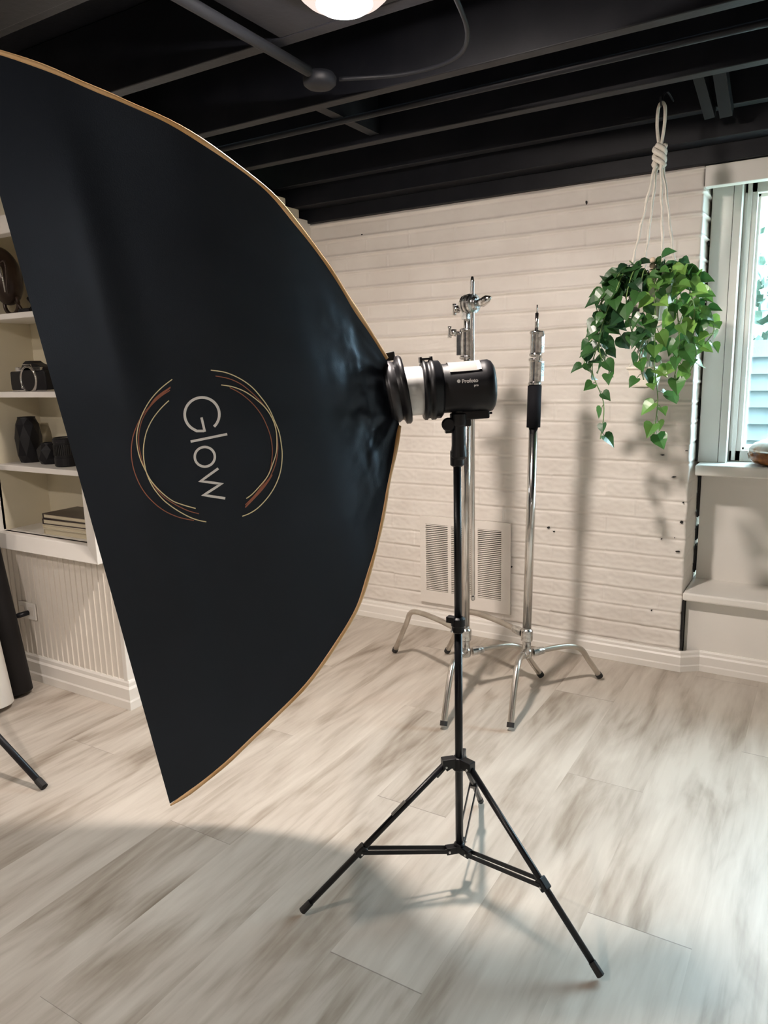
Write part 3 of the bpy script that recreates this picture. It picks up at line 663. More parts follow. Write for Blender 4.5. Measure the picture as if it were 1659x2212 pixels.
# flash head
ph2 = math.radians(2.6)
B = Vector((-math.cos(th)*math.cos(ph2), -math.sin(th)*math.cos(ph2), -math.sin(ph2))); BU = Sd.cross(B); BU = BU if BU.z > 0 else -BU
F0 = O - A * 0.030 - Vector((0, 0, 0.005))
def hh(h): return h * .59 if h < .058 else (.034 + (h - .058) * .80 if h < .112 else .077 + (h - .112) * .793)
t = thing('flash_head', 'black studio flash head with silver front ring on the stand', 'flash', POLE + Vector((0, 0, 1.12)))
def fl(name, prof, m, n=44, **k): return obj(name, lathe(bmesh.new(), F0, -B, [(hh(a_), b_) for a_, b_ in prof], n, True), m, t, **k)
fl('front_cylinder', [(-.006, .0515), (.066, .0515)], M_ringwhite, bevel=0.001)
for p in t.children[-1].data.polygons: p.use_smooth = len(p.vertices) == 4
bm = lathe(bmesh.new(), F0, -B, [(hh(a_), b_) for a_, b_ in [(.058, .054), (.058, .060), (.062, .063), (.068, .063), (.070, .060), (.078, .060), (.080, .0635), (.090, .0635), (.092, .061), (.104, .061), (.108, .057), (.112, .053)]], 44, True)
obj('mount_collar', bm, M_bplastic, t, smooth=True)
bm = bmesh.new()
for h in (.058, .086): obox(bm, F0 - B * hh(h) + BU * 0.064, B, Sd, BU, .0022, .016, .006)
obox(bm, F0 - B * hh(.072) + BU * 0.0655, B, Sd, BU, .0115, .013, .0022)
obj('lock_lever', bm, M_bplastic, t, bevel=0.001)
# body: rounded barrel with a flatter foot
bm = bmesh.new(); rings = []
for h, r, fl_ in ((.106, .050, 1), (.109, .0525, 1), (.215, .0535, 1), (.222, .0555, 1), (.236, .0560, 1), (.244, .053, 1), (.250, .046, 1), (.252, .03, 1)):
    ring = []
    for k in range(48):
        a = 2*PI*k/48; x_ = math.cos(a) * r; y_ = math.sin(a) * r
        ex = 0.0
        if y_ < -0.72 * r and h > .108 and h < .24: y_ = -0.72 * r - (abs(math.sin(a)) - .72) * r * 0.9 - 0.0
        ring.append(bm.verts.new(F0 - B * hh(h) + Sd * x_ + BU * y_))
    rings.append(ring)
for a, b in zip(rings, rings[1:]):
    for k in range(48): bm.faces.new((a[k], a[(k+1) % 48], b[(k+1) % 48], b[k]))
bm.faces.new(rings[0]); bm.faces.new(rings[-1])
obj('body', bm, M_bplastic, t, smooth=True)
bm = bmesh.new()   # grey top panel, curved on the barrel
n = 12; g0 = []
for h in (.128, .150, .180, .206):
    g0.append([bm.verts.new(F0 - B * hh(h) + (Sd * math.sin(a) + BU * math.cos(a)) * .0548) for a in [math.radians(-34 + 84 * k / n) for k in range(n+1)]])
for a, b in zip(g0, g0[1:]):
    for k in range(n): bm.faces.new((a[k], a[k+1], b[k+1], b[k]))
obj('top_panel', bm, M_gray_panel, t, smooth=True)
bm = bmesh.new(); g0 = []
for h in (.2015, .2125): g0.append([bm.verts.new(F0 - B * hh(h) + (Sd * math.sin(a) + BU * math.cos(a)) * .0556) for a in [math.radians(4 + 44 * k / n) for k in range(n+1)]])
for k in range(n): bm.faces.new((g0[0][k], g0[0][k+1], g0[1][k+1], g0[1][k]))
obj('display_edge', bm, M_print, t, smooth=True)
# maker's name
def text_mesh(s, size, Mx, m, parent, name, bold=0.0):
    cu = bpy.data.curves.new('t', 'FONT'); cu.body = s; cu.size = size; cu.extrude = 0.0002; cu.offset = bold; cu.align_x = 'LEFT'
    ob = bpy.data.objects.new('t', cu); COL.objects.link(ob); bpy.context.view_layer.update()
    dg = bpy.context.evaluated_depsgraph_get(); me = bpy.data.meshes.new_from_object(ob.evaluated_get(dg)); bpy.data.objects.remove(ob)
    me.transform(parent.matrix_basis.inverted() @ Mx if parent.type == 'EMPTY' else Mx); me.materials.clear(); me.materials.append(m)
    o = bpy.data.objects.new(name, me); link(o, parent); return o
aa = math.radians(78); nrm_ = (Sd * math.sin(aa) + BU * math.cos(aa)); upv = (BU * math.sin(aa) - Sd * math.cos(aa))
def onbody(h, up): 
    Mx = Matrix((-B, upv, nrm_)).transposed().to_4x4(); Mx.translation = F0 - B * hh(h) + nrm_ * 0.0552 + upv * up; return Mx
text_mesh('Profoto', 0.0108, onbody(.156, 0.0), M_print, t, 'maker_name', 0.0003)
text_mesh('pro', 0.0065, onbody(.187, -0.0085), M_print, t, 'model_mark', 0.0002)
bm = bmesh.new(); Mx = onbody(.148, 0.0042); lathe(bm, Mx.translation, nrm_, [(0, .0036), (.0006, .0036)], 14); obj('maker_mark', bm, M_print, t)
# bracket under the body, tilt joint, spigot holder
bc = F0 - B * 0.128 - BU * 0.058
bm = bmesh.new(); obox(bm, bc - B * 0.012, B, Sd, BU, .034, .016, .010); obox(bm, bc + B * 0.012 - BU * 0.012, B, Sd, BU, .018, .015, .012)
obj('mount_plate', bm, M_bplastic, t, bevel=0.003)
obj('plate_pin', tube(bmesh.new(), [bc - B * 0.044, bc - B * 0.054], 0.0025, 8), M_bplastic, t)
hp = POLE + Vector((0.004, 0, 0))
bm = lathe(bmesh.new(), hp + Vector((0, 0, 1.052)), (0, 0, 1), [(0, .015), (.006, .018), (.030, .0155), (.072, .0155), (.074, .019), (.098, .019), (.1, .014), (.118, .014)], 24)
obox(bm, hp + Vector((-0.016, -0.004, 1.122)), Sd, (0, 0, 1), B, .010, .013, .013)
obj('tilt_bracket', bm, M_bmetal, t, smooth=False, bevel=0.001)
obj('tilt_knob', lathe(bmesh.new(), hp + Vector((-0.020, -0.012, 1.128)), Sd, [(0, .014), (.012, .015), (.016, .012)], 18), M_bplastic, t, bevel=0.001)

# stand
t = thing('light_stand', 'black folding light stand carrying the flash and softbox', 'light stand', POLE)
r = 0.0088
def seg(name, z0, z1, rad, m=M_bmetal): return obj(name, lathe(bmesh.new(), POLE + Vector((0, 0, z0)), (0, 0, 1), [(0, rad), (z1 - z0, rad)], 24), m, t, smooth=False)
for nm, z0, z1, rad in (('centre_tube', .105, .660, .0092), ('upper_tube', .64, 1.045, .0086)):
    o = seg(nm, z0, z1, rad)
    for p in o.data.polygons: p.use_smooth = len(p.vertices) == 4
bm = lathe(bmesh.new(), POLE + Vector((0, 0, 0.655)), (0, 0, 1), [(0, .011), (.004, .0145), (.016, .0150), (.018, .0165), (.034, .0165), (.038, .011)], 20)
obox(bm, POLE + Vector((-0.012, -0.010, 0.688)), (1, 0, 0), (0, 1, 0), (0, 0, 1), .010, .008, .007)
obj('lock_collar', bm, M_bplastic, t, bevel=0.001)
obj('collar_screw', lathe(bmesh.new(), POLE + Vector((-0.008, -0.014, 0.662)), (-.5, -1, 0), [(0, .003), (.003, .003)], 10), M_rivet, t)
bm = lathe(bmesh.new(), POLE + Vector((0, 0, 1.035)), (0, 0, 1), [(0, .0095), (.004, .0155), (.034, .0155), (.038, .012)], 20)
obj('top_collar', bm, M_bmetal, t, bevel=0.001)
feet = [Vector((-0.977, 1.187, 0)), Vector((-0.324, 1.342, 0)), Vector((-0.795, 1.800, 0))]
HZ = 0.335
bm = lathe(bmesh.new(), POLE + Vector((0, 0, HZ - 0.02)), (0, 0, 1), [(0, .013), (.004, .0165), (.030, .0165), (.034, .0125)], 20)
for f_ in feet:
    d = (f_ - POLE).normalized(); sdv = Vector((-d.y, d.x, 0))
    obox(bm, POLE + d * 0.026 + Vector((0, 0, HZ + 0.002)), d, sdv, (0, 0, 1), .016, .0105, .012)
obj('leg_hub', bm, M_bmetal, t, bevel=0.002)
d0 = Vector((-0.6, -0.75, 0)).normalized()
bm = tube(bmesh.new(), [POLE + Vector((0, 0, HZ - .004)) + d0 * .012, POLE + Vector((0, 0, HZ - .012)) + d0 * .034], [.005, .006], 12)
tube(bm, [POLE + Vector((-.004, 0, HZ - .008)) + d0 * .033, POLE + Vector((-.022, 0, HZ - .034)) + d0 * .036], [.005, .006], 12)
obj('lock_knob', bm, M_bplastic, t, smooth=True)
bm = lathe(bmesh.new(), POLE + Vector((0, 0, 0.098)), (0, 0, 1), [(0, .008), (.004, .0135), (.022, .0135), (.026, .0105)], 20)
for f_ in feet:
    d = (f_ - POLE).normalized(); sdv = Vector((-d.y, d.x, 0))
    obox(bm, POLE + d * 0.020 + Vector((0, 0, 0.108)), d, sdv, (0, 0, 1), .014, .009, .009)
obj('brace_hub', bm, M_bmetal, t, bevel=0.0015)
fr = 0.585
for i, f_ in enumerate(feet):
    d = (f_ - POLE).normalized(); sdv = Vector((-d.y, d.x, 0)); a = POLE + d * 0.036 + Vector((0, 0, HZ - 0.002)); b = f_ + Vector((0, 0, 0.010))
    j = a.lerp(b, fr)
    leg = obj('leg', tube(bmesh.new(), [a, b], 0.0072, 14, fixed=sdv), M_bmetal, t)
    for p in leg.data.polygons: p.use_smooth = len(p.vertices) == 4
    dd = (b - a).normalized()
    bm = tube(bmesh.new(), [b - dd * 0.030, b - dd * 0.001, ], [.0082, .0088], 14); obj('foot_cap', bm, M_rubber, leg)
    bm = obox(bmesh.new(), j, dd, sdv, dd.cross(sdv), .014, .0100, .0098); obj('joint_sleeve', bm, M_bmetal, leg, bevel=0.003)
    bm = bmesh.new()
    for s in (-1, 1):
        bar(bm, POLE + d * 0.026 + sdv * 0.0085 * s + Vector((0, 0, 0.108)), j + sdv * 0.0095 * s, 0.0048, 0.0015, (0, 0, 1))
    obj('brace', bm, M_bmetal, t)
    for s in (-1, 1):
        for q in (POLE + d * 0.028 + Vector((0, 0, 0.108)), j - Vector((0, 0, 0.004)), POLE + d * 0.034 + Vector((0, 0, HZ - .004))):
            obj('rivet', lathe(bmesh.new(), q + sdv * 0.0105 * s, sdv * s, [(0, .0027), (.0022, .0024)], 10), M_rivet, t)
d = (feet[0] - POLE).normalized(); a = POLE + d * 0.036 + Vector((0, 0, HZ)); b = feet[0] + Vector((0, 0, .01))
bm = bmesh.new(); q = a.lerp(b, .31); dd = (b-a).normalized(); sdv = Vector((-d.y, d.x, 0)); upd = dd.cross(sdv); upd = upd if upd.z > 0 else -upd
obox(bm, q + upd * 0.0066, dd, sdv, upd, .022, .0045, .0012); obj('label_sticker', bm, M_gray_panel, t)

# part of another stand at the left edge
t = thing('light_stand', 'lower leg of another black light stand at the left edge', 'light stand', (-2.84, 1.222, 0))
ft = Vector((-1.995, 1.222, 0.011)); cc = Vector((-2.84, 1.222, 0)); lt = Vector((-2.82, 1.220, 0.441))
lg = obj('leg', tube(bmesh.new(), [ft, lt], 0.0105, 14), M_bmetal, t, smooth=True)
obj('foot_cap', tube(bmesh.new(), [ft, ft.lerp(lt, 0.035)], 0.0122, 14), M_rubber, lg)
obj('centre_tube', lathe(bmesh.new(), cc + Vector((0, 0, .10)), (0, 0, 1), [(0, .012), (1.5, .012)], 16), M_bmetal, t)
obj('leg_hub', lathe(bmesh.new(), cc + Vector((0, 0, .42)), (0, 0, 1), [(0, .02), (.05, .02)], 16), M_bmetal, t)
for ang in (130, 230):
    d = (Matrix.Rotation(math.radians(ang), 3, 'Z') @ (ft - cc).normalized()); d.z = 0
    obj('leg', tube(bmesh.new(), [cc + Vector((0, 0, .43)) + d * .02, cc + d * 0.80 + Vector((0, 0, .011))], 0.0105, 12), M_bmetal, t, smooth=True)

# ------------------------------------------------------------------ chrome stands with curved legs
def cstand(c, legs, label, risers):
    c = Vector((c[0], c[1], 0)); t = thing('grip_stand', label, 'stand', c)
    for (pts, z0) in legs:
        P_ = [c + Vector(p) for p in pts]
        path = bez(P_, 6); path = [P_[0]] + path[1:]
        leg = obj('leg', tube(bmesh.new(), path, 0.0112, 14), M_steel, t, smooth=True)
        e = path[-1]; dd = (path[-1] - path[-3]).normalized()
        obj('foot_cap', tube(bmesh.new(), [e - dd * 0.018, e - dd * 0.001], [.0132, .0132], 14), M_rubber, leg, smooth=False)
    # castings at the leg roots
    bm = lathe(bmesh.new(), c + Vector((0, 0, .150)), (0, 0, 1), [(0, .013), (.004, .020), (.030, .021), (.036, .016), (.066, .016), (.070, .022), (.110, .023), (.116, .017), (.125, .016)], 24)
    for (pts, z0) in legs:
        a = c + Vector(pts[0]); b = c + Vector(pts[1]); d = (b - a).normalized()
        tube(bm, [a - d * 0.005, a + d * 0.018, a + d * 0.045], [.017, .0165, .0135], 14)
    obj('leg_casting', bm, M_cast, t, smooth=False, bevel=0.0015)
    for nm, z0, z1, rad, m in risers:
        o = obj(nm, lathe(bmesh.new(), c + Vector((0, 0, z0)), (0, 0, 1), [(0, rad), (z1 - z0, rad)], 24), m, t)
        for p in o.data.polygons: p.use_smooth = len(p.vertices) == 4
    return t, c
def lean(t, k):
    for o in t.children:
        if o.name.startswith(('leg', 'leg_casting')): continue
        for v in o.data.vertices: v.co.x += k * max(0, v.co.z - .262)
LEG_A = [(0.012, -0.045, 0.185), (0.024, -0.13, 0.200), (0.035, -0.185, 0.192), (0.042, -0.228, 0.145), (0.050, -0.270, 0.080), (0.056, -0.305, 0.012)]
LEG_B = [(0.020, 0.022, 0.168), (0.082, 0.104, 0.170), (0.128, 0.162, 0.163), (0.155, 0.196, 0.140), (0.176, 0.223, 0.093), (0.212, 0.266, 0.012)]
LEG_C = [(-0.026, 0.013, 0.244), (-0.158, 0.078, 0.250), (-0.285, 0.140, 0.243), (-0.335, 0.164, 0.222), (-0.362, 0.178, 0.170), (-0.450, 0.221, 0.012)]
legs = [(LEG_A, 0), (LEG_B, 0), (LEG_C, 0)]
RC = (-0.941, 2.560)
t, c = cstand(RC, legs, 'chrome grip stand with a black sleeve, nearer the hanging plant', [('lower_riser', .262, 1.045, .0165, M_chrome), ('black_sleeve', 1.028, 1.176, .0245, mat('black_tape', (0.003, 0.003, 0.005), 0.8, spec=0.2)), ('spigot', 1.36, 1.425, .0065, M_chrome), ('spigot_tip', 1.424, 1.452, .0022, M_chrome)])
def casting(c, z0, z1, rad, t, side, knob=True):
    z0 += c.z * 0
    cc = Vector((c.x, c.y, 0)); sd = Vector(side).normalized(); tv = Vector((0, 0, 1))
    bm = lathe(bmesh.new(), cc + Vector((0, 0, z0)), tv, [(0, rad * .9), (.003, rad * 1.15), (.010, rad * 1.15), (.012, rad), (z1 - z0 - .012, rad), (z1 - z0 - .010, rad * 1.15), (z1 - z0 - .003, rad * 1.15), (z1 - z0, rad * .9)], 24)
    obox(bm, cc + sd * rad * 1.05 + Vector((0, 0, (z0 + z1) / 2)), sd, sd.cross(tv), tv, rad * .5, rad * .45, (z1 - z0) * .36)
    o = obj('riser_casting', bm, M_cast, t, bevel=0.0012)
    return o
def tknob(c, z, t, side, L=0.05, r=.0065):
    sd = Vector(side).normalized(); p = Vector((c.x, c.y, z)); bm = bmesh.new()
    tube(bm, [p, p + sd * L * .55], [r * .7, r * .7], 12); tube(bm, [p + sd * L * .5, p + sd * L * .75], [r * 1.5, r * 1.3], 14)
    up = Vector((0, 0, 1)); e = p + sd * L * .8
    tube(bm, [e - up * .020, e - up * .012, e, e + up * .012, e + up * .020], [r * .8, r * .75, r * .6, r * .75, r * .8], 12)
    obj('t_knob', bm, M_chrome, t, smooth=True)
casting(c, 1.176, 1.272, .0205, t, (1, -.3, 0)); casting(c, 1.276, 1.365, .0195, t, (1, -.3, 0))
bm = bmesh.new(); obox(bm, c + Vector((.022, -.012, 1.352)), (1, -.3, 0.1), (0, 1, 0), (0, 0, 1), .012, .006, .010); obj('clamp_lug', bm, M_cast, t, bevel=0.003); bm = bmesh.new(); obox(bm, c + Vector((.018, -.018, 1.272)), (1, -.3, 0), (0, 1, 0), (.2, 0, 1), .010, .010, .012); 
obj('clamp_lug', bm, M_cast, t, bevel=0.003)
tknob(c, 1.318, t, (0.35, 1, 0), .05); tknob(c, 1.222, t, (0.35, 1, 0), .05)
lean(t, 0.019)
LC = (-1.150, 2.460)
t, c = cstand(LC, legs, 'chrome grip stand with grip head and hanging arm behind the black stand', [('lower_riser', .262, 1.26, .0155, M_chrome), ('upper_riser', 1.25, 1.46, .0125, M_chrome)])
casting(c, 1.272, 1.380, .0235, t, (-1, -.2, 0)); tknob(c, 1.360, t, (-1, -.45, 0.15), .078, .009); 
casting(c, 1.215, 1.262, .0195, t, (-1, -.2, 0)); 
lean(t, 0.010)
# grip head and arm on top
arm = Vector((-1.112, 2.445, 0))
g = thing('grip_arm', 'long thin chrome grip arm held upright by the grip head on the left grip stand', 'rod', (c.x, c.y, 1.42))  # grip arm hanging through the grip head
gh = Vector((c.x + .018, c.y - .004, 1.462)); hd = Vector((.95, -.35, 0)).normalized()
bm = lathe(bmesh.new(), gh - hd * .014, hd, [(-.006, .022), (-.002, .032), (.006, .033), (.008, .022), (.011, .022), (.013, .034), (.023, .035), (.026, .025), (.031, .025), (.033, .034), (.043, .033), (.046, .022), (.056, .018)], 28)
obj('grip_disc', bm, M_cast, g, bevel=0.001)
bm = bmesh.new(); obox(bm, gh + Vector((-.006, 0, -.012)), hd, hd.cross(Vector((0,0,1))), (0, 0, 1), .013, .015, .040); obj('head_block', bm, M_cast, g, bevel=0.002)
tknob(gh - hd * .018 + Vector((0, 0, 0)), 1.448, g, (-.95, .2, 0), .058, .009)
bm = tube(bmesh.new(), [gh + hd * .048, gh + hd * .066, gh + hd * .09 + Vector((0, 0, .010)), gh + hd * .105 + Vector((0, 0, .014))], [.012, .016, .014, .005], 12); obj('wing_handle', bm, M_chrome, g, smooth=True)
o = obj('rod', tube(bmesh.new(), [arm + Vector((0, 0, .402)), arm + Vector((0, 0, .408)), arm + Vector((0, 0, 1.535)), arm + Vector((0, 0, 1.552))], [.004, .0078, .0078, .004], 16), M_chrome, g)
for p in o.data.polygons: p.use_smooth = len(p.vertices) == 4
obj('rod_end', lathe(bmesh.new(), arm + Vector((0, 0, .386)), (0, 0, 1), [(0, .0045), (.003, .0075), (.010, .0085), (.016, .0085)], 14), M_cast, g)

# ------------------------------------------------------------------ hanging plant
HX, HY = -0.556, 2.680
t = thing('macrame_hanger', 'cream macrame rope hanger with wooden beads holding the plant', 'plant hanger', (HX, HY, 2.05))
loop = bez([(HX - .002, HY, 1.93), (HX - .011, HY, 1.99), (HX - .010, HY, 2.045), (HX, HY, 2.062), (HX + .011, HY, 2.045), (HX + .011, HY, 1.99), (HX + .003, HY, 1.93)], 8)
obj('loop', tube(bmesh.new(), loop, 0.0052, 8), M_rope, t, smooth=True)
bm = bmesh.new()
for k in range(3):
    pts = [(HX + .016 * math.cos(a * 1.0 + k * 2.1), HY + .012 * math.sin(a + k * 2.1), 1.935 - .065 * a / (2*PI)) for a in [2*PI*q/20 for q in range(21)]]
    tube(bm, pts, .0085, 8)
obj('knot', bm, M_rope, t, smooth=True)
rim_z = 1.515; pr = 0.082; cps = []
for k in range(4):
    a = math.radians(35 + 90 * k); e = Vector((HX - .006 + pr * math.cos(a), HY + pr * math.sin(a), rim_z + .0))
    s = Vector((HX + .012 * math.cos(a), HY + .010 * math.sin(a), 1.885))
    mid = s.lerp(e, .5) + Vector((0, 0, 0))
    bm = bmesh.new()
    low = Vector((HX - .006 + .05 * math.cos(a), HY + .05 * math.sin(a), rim_z - .135))
    p0 = bez([s, s.lerp(e, .35), s.lerp(e, .75), e, Vector((e.x, e.y, rim_z - .02)), low, Vector((HX - .006, HY, rim_z - .17)), Vector((HX - .006 + 0.012 * math.cos(a), HY + 0.012 * math.sin(a), rim_z - .30))], 7)
    p0 = [p + Vector((.0015 * math.sin(i * 1.7), .0015 * math.cos(i * 1.7), 0)) for i, p in enumerate(p0)]
    tube(bm, p0, [.0042 + .0009 * math.sin(i * 1.3) for i in range(len(p0))], 8); obj('rope', bm, M_rope, t, smooth=True)
for k in range(4):
    bm = bmesh.new(); bmesh.ops.create_uvsphere(bm, u_segments=16, v_segments=10, radius=.0095)
    bmesh.ops.translate(bm, verts=bm.verts[:], vec=(HX + .010, HY - .082, rim_z + .004 + .017 * k)); obj('bead', bm, M_bead, t, smooth=True)
obj('ceiling_hook', tube(bmesh.new(), bez([(HX, 2.863, 2.115), (HX, 2.76, 2.115), (HX, 2.695, 2.085), (HX, 2.680, 2.052), (HX, 2.665, 2.060), (HX, 2.662, 2.075)], 6), 0.003, 8), M_black_edge, t, smooth=True)
tp = thing('hanging_plant', 'trailing green ivy in a white pot hanging by the window', 'plant', (HX, HY, rim_z - .13))
pc = Vector((HX - .006, HY, 0))
obj('pot', lathe(bmesh.new(), pc + Vector((0, 0, rim_z - .130)), (0, 0, 1), [(0, .052), (.004, .056), (.118, .074), (.120, .078), (.132, .078), (.132, .072), (.118, .070)], 40, False), M_pot, tp, smooth=True)
obj('pot_base', lathe(bmesh.new(), pc + Vector((0, 0, rim_z - .130)), (0, 0, 1), [(0, .052), (.004, .052)], 32), M_pot, tp)
obj('soil', lathe(bmesh.new(), pc + Vector((0, 0, rim_z - .02)), (0, 0, 1), [(0, .068), (.004, .06)], 24), mat('dark_moss', (0.02, 0.03, 0.015), 0.9), tp)
t2 = thing('plant_dish', 'small white square dish hanging in the cords below the ivy pot', 'dish', (pc.x, pc.y, 1.17))
obj('dish', lathe(bmesh.new(), pc + Vector((-.01, 0, 1.166)), (0, 0, 1), [(0, .045), (.003, .048), (.055, .062), (.060, .070), (.066, .070), (.066, .064), (.058, .058)], 4, False, xdir=(1, .75, 0)), M_pot, t2, bevel=0.003)
obj('dish_floor', lathe(bmesh.new(), pc + Vector((-.01, 0, 1.166)), (0, 0, 1), [(0.001, .044), (.004, .044)], 4, True, xdir=(1, .75, 0)), M_pot, t2)
bm = bmesh.new()
for k in range(4):
    a = math.radians(37 + 90 * k); tube(bm, [pc + Vector((.004 * math.cos(a), .004 * math.sin(a), rim_z - .165)), pc + Vector((-.01 + .058 * math.cos(a), .058 * math.sin(a), 1.232)), pc + Vector((-.01 + .046 * math.cos(a), .046 * math.sin(a), 1.163)), pc + Vector((-.01, 0, 1.161))], .0028, 6)
obj('cords', bm, M_rope, t2, smooth=True)
# ivy
def leaf(bm, base, d, up, size, tone, lay, rnd):
    """heart-shaped, folded along its midrib, tip curling"""
    d = d.normalized(); up = (up - d * up.dot(d)).normalized(); s = d.cross(up)
    outl = [(0.0, 0.0), (-.10, .26), (.02, .46), (.25, .53), (.52, .42), (.78, .20), (1.05, 0.0)]
    fold = 0.25 + 0.25 * rnd.random(); curl = 0.30 * rnd.random() + 0.1; tw = rnd.uniform(-.25, .25)
    def pt(a, b): return base + (d * a + s * b + up * (fold * abs(b) - curl * max(0, a) ** 2 + tw * b * a)) * size
    mid = [bm.verts.new(pt(a, 0)) for a in (0.0, .12, .32, .55, .8, 1.05)]
    for sg in (1, -1):
        o_ = [bm.verts.new(pt(a, b * sg)) for a, b in outl[1:6]]
        fs = [(mid[0], o_[0], mid[1]), (mid[1], o_[0], o_[1]), (mid[1], o_[1], o_[2], mid[2]), (mid[2], o_[2], o_[3], mid[3]), (mid[3], o_[3], o_[4], mid[4]), (mid[4], o_[4], mid[5])]
        for f in fs:
            try: bm.faces.new(f)
            except ValueError: pass
    for v in bm.verts:
        if v[lay] == 0.0: v[lay] = tone
def vine(path, nleaf, seed, tone0, size, jitter=.35, first=0.05):
    rnd = random.Random(seed); pts = bez(path, 8); n = len(pts)
    st = obj('vine', tube(bmesh.new(), pts, .0018, 6), M_stem, tp, smooth=True)
    bm = bmesh.new(); lay = bm.verts.layers.float.new('tone')
    for k in range(nleaf):
        f = first + (1 - first) * (k + rnd.random() * .4) / nleaf; i = min(n - 2, int(f * (n - 1))); p = pts[i]; tg = (pts[i+1] - pts[max(0, i-1)]).normalized()
        ang = k * 2.4 + rnd.uniform(-.5, .5); out = Vector((math.cos(ang), math.sin(ang) - 0.35, 0))
        d = out * rnd.uniform(.5, 1.0) + Vector((0, 0, rnd.uniform(-1.1, .25))) + tg * .3
        # petiole
        b2 = p + d.normalized() * size * rnd.uniform(.25, .6)
        tube(bm, [p, (p + b2) / 2 + Vector((0, 0, .003)), b2], .0011, 5)
        for v in bm.verts:
            if v[lay] == 0.0: v[lay] = tone0
        up = Vector((rnd.uniform(-.4, .4), -0.8 + rnd.uniform(-.4, .4), .8))
        tone = min(.98, max(.03, tone0 + rnd.uniform(-.18, .22)))
        leaf(bm, b2, d, up, size * rnd.uniform(.75, 1.2), tone, lay, rnd)
    obj('leaves', bm, M_leaf, st, smooth=False)
def vpath(ex, ey, ez, kx, seed, top=(0, 0)):
    """from the pot rim over the edge and down to the tip"""
    r_ = random.Random(seed); a = Vector((pc.x + top[0], pc.y + top[1], rim_z + .01))
    dirn = Vector((top[0], top[1], 0)); dirn = dirn.normalized() if dirn.length else Vector((0, -1, 0))
    o1 = a + dirn * .05 + Vector((0, 0, .012)); o2 = a + dirn * .085 + Vector((0, 0, -.05))
    e = Vector((ex, ey, ez)); out = [a, o1, o2]
    for k in range(1, 5):
        q = o2.lerp(e, k / 4); q += Vector((r_.uniform(-.02, .02) + kx * math.sin(PI * k / 4), r_.uniform(-.015, .015), 0)); out.append(q)
    out[-1] = e; return out
Z = 2.64
specs = [  # tip x, y, z, bow, nleaf, tone, size, start offset; tone brightens toward the window, light painted in
    (-0.705, 2.63, 0.985, -.02, 17, .30, .044, (-.055, -.05)),     # long left vine
    (-0.523, 2.62, 1.005, .01, 22, .62, .046, (.02, -.07)),         # long middle vine
    (-0.425, 2.63, 1.20, .02, 18, .66, .045, (.06, -.04)),
    (-0.375, 2.60, 1.30, .03, 14, .72, .042, (.07, .0)),
    (-0.765, 2.64, 1.225, -.01, 13, .26, .043, (-.065, -.02)),
    (-0.655, 2.58, 1.20, -.03, 16, .18, .046, (-.04, -.065)),
    (-0.555, 2.58, 1.19, .0, 13, .34, .047, (.0, -.075)),
    (-0.470, 2.60, 1.16, .02, 20, .60, .048, (.045, -.055)),
    (-0.700, 2.66, 1.27, -.03, 15, .14, .046, (-.06, -.03)),
    (-0.640, 2.60, 1.34, -.03, 12, .10, .048, (-.05, -.05)),
    (-0.440, 2.64, 1.30, .03, 16, .50, .048, (.06, -.02)),
    (-0.590, 2.59, 1.33, .0, 8, .16, .048, (-.02, -.07)),
    (-0.50, 2.74, 1.25, .0, 12, .5, .046, (.03, .06)),
    (-0.63, 2.74, 1.28, .0, 12, .3, .046, (-.03, .06)),
]
for i, (ex, ey, ez, kx, nl, tone, sz, tp_) in enumerate(specs):
    vine(vpath(ex, ey, ez, kx, 40 + i, tp_), nl, 100 + i, tone, sz, first=.22 if i in (1, 6, 11) else .08)
# tuft over the pot, its left leaves toned darker as shade
for i, (ex, ey, ez, tone) in enumerate([(-0.66, 2.63, 1.54, .08), (-0.62, 2.60, 1.575, .08), (-0.53, 2.60, 1.57, .2), (-0.47, 2.64, 1.56, .3), (-0.44, 2.66, 1.50, .38), (-0.68, 2.66, 1.49, .1), (-0.58, 2.60, 1.50, .1)]):
    vine([(pc.x, pc.y, rim_z), ((pc.x + ex) / 2, (pc.y + ey) / 2, rim_z + .03), (ex, ey, ez)], 6, 300 + i, tone, .056, first=.3)

# ------------------------------------------------------------------ bowl on the sill
c = Vector((-0.185, 3.195, 0.8465))
M_amber = vary(mat('amber_glass', (0.42, 0.16, 0.04), 0.12, Transmission_Weight=0.35), (0.16, 0.05, 0.015), 30, lo=.35, hi=.65)
t = thing('bowl', 'round amber brown bowl with a frosty white top on the window sill', 'bowl', c)
obj('bowl_body', lathe(bmesh.new(), c, (0, 0, 1), [(0, .040), (.002, .060), (.010, .080), (.024, .094), (.042, .100), (.054, .096)], 48), M_amber, t, smooth=True)
obj('dome_lid', lathe(bmesh.new(), c + Vector((0, 0, .054)), (0, 0, 1), [(0, .096), (.012, .094), (.030, .078), (.044, .045), (.050, .012)], 48), vary(mat('frosted_glass', (0.82, 0.78, 0.70), 0.3, Transmission_Weight=0.4), (0.55, 0.30, 0.12), 26, lo=.55, hi=.75), t, smooth=True)

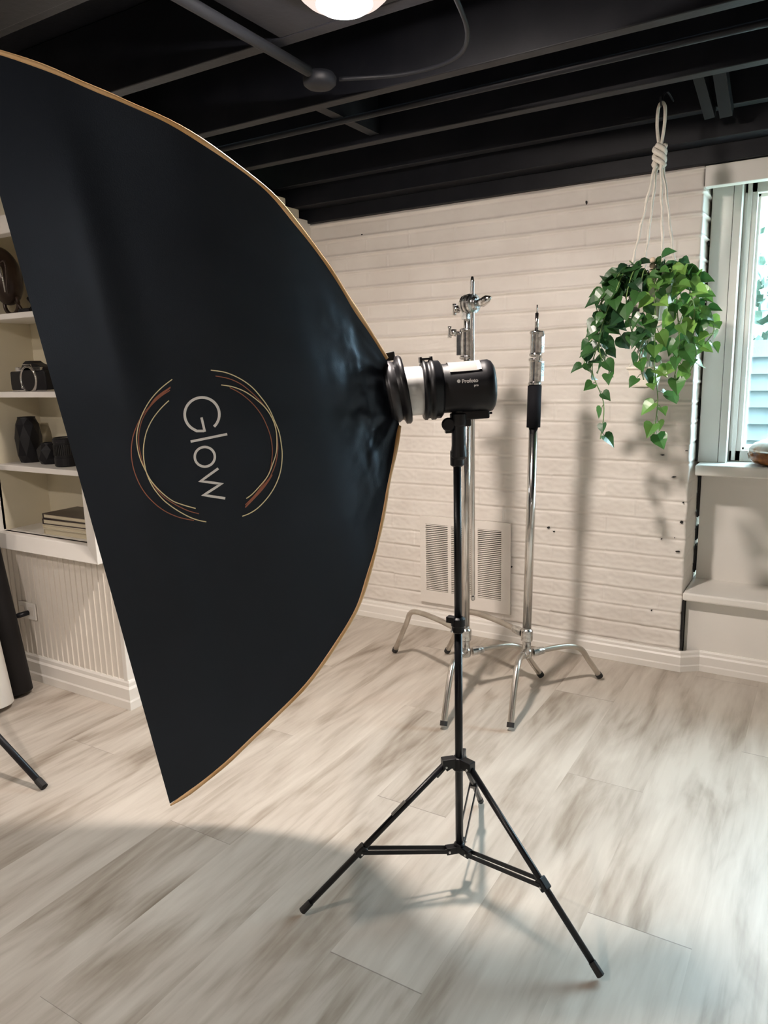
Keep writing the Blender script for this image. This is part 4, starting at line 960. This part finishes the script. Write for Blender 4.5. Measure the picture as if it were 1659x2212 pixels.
# ------------------------------------------------------------------ outside the window
M_siding = vary(mat('blue_grey_siding', (0.085, 0.115, 0.135), 0.6), (0.11, 0.14, 0.155), 3)
bm = bmesh.new(); z = 0.0
while z < 1.34:
    v = [bm.verts.new(p) for p in ((-3, 5.30, z), (4, 5.30, z), (4, 5.335, z + .105), (-3, 5.335, z + .105))]; bm.faces.new(v)
    v2 = [bm.verts.new(p) for p in ((-3, 5.30, z), (4, 5.30, z), (4, 5.335, z), (-3, 5.335, z))]; bm.faces.new(v2); z += .105
box(bm, (-3, 5.336, 0), (4, 5.45, z))
tag(obj('siding_wall', bm, M_siding), 'pale blue lap siding wall seen through the window', 'wall')
struct(obj('ground', bxs(((-12, 3.62, -0.12), (14, 30, -0.02))), mat('outdoor_ground', (0.20, 0.26, 0.14), 0.9)))
M_hedge = vary(mat('pale_hedge', (0.03, 0.07, 0.045), 0.7), (0.08, 0.13, 0.10), 20)
bm = bmesh.new(); rr = random.Random(4)
for k in range(5200):
    p = Vector((rr.uniform(-3, 2.5), rr.uniform(6.2, 6.9), rr.uniform(0.0, 1.95 + .25 * math.sin(k)))); d = Vector((rr.uniform(-1, 1), rr.uniform(-1, 1), rr.uniform(-1, 1))).normalized(); e = d.cross(Vector((rr.uniform(-1, 1), .3, rr.uniform(-1, 1)))).normalized(); s = rr.uniform(.04, .08)
    v = [bm.verts.new(p + d * s), bm.verts.new(p + e * s * .6), bm.verts.new(p - d * s), bm.verts.new(p - e * s * .6)]; bm.faces.new(v)
h = tag(obj('hedge', bm, M_hedge), 'pale green leafy hedge behind the siding outside', 'hedge')
t = thing('neighbour_house', 'white house with a small paned window beyond the hedge', 'house', (-1.2, 9, 0))
obj('house_wall', bxs(((-5, 9, 0), (3, 9.4, 3.6))), mat('white_siding', (0.20, 0.24, 0.24), 0.7), t)
obj('house_window', bxs(((-1.15, 8.95, 1.75), (-0.72, 9.0, 2.35))), mat('white_window_frame', (0.75, 0.8, 0.8), 0.5), t)
bm = bmesh.new()
for i in range(2):
    for j in range(3): box(bm, (-1.12 + i * .20, 8.94, 1.78 + j * .19), (-0.95 + i * .20, 8.955, 1.94 + j * .19))
obj('house_panes', bm, mat('dim_panes', (0.20, 0.30, 0.32), 0.2), t)
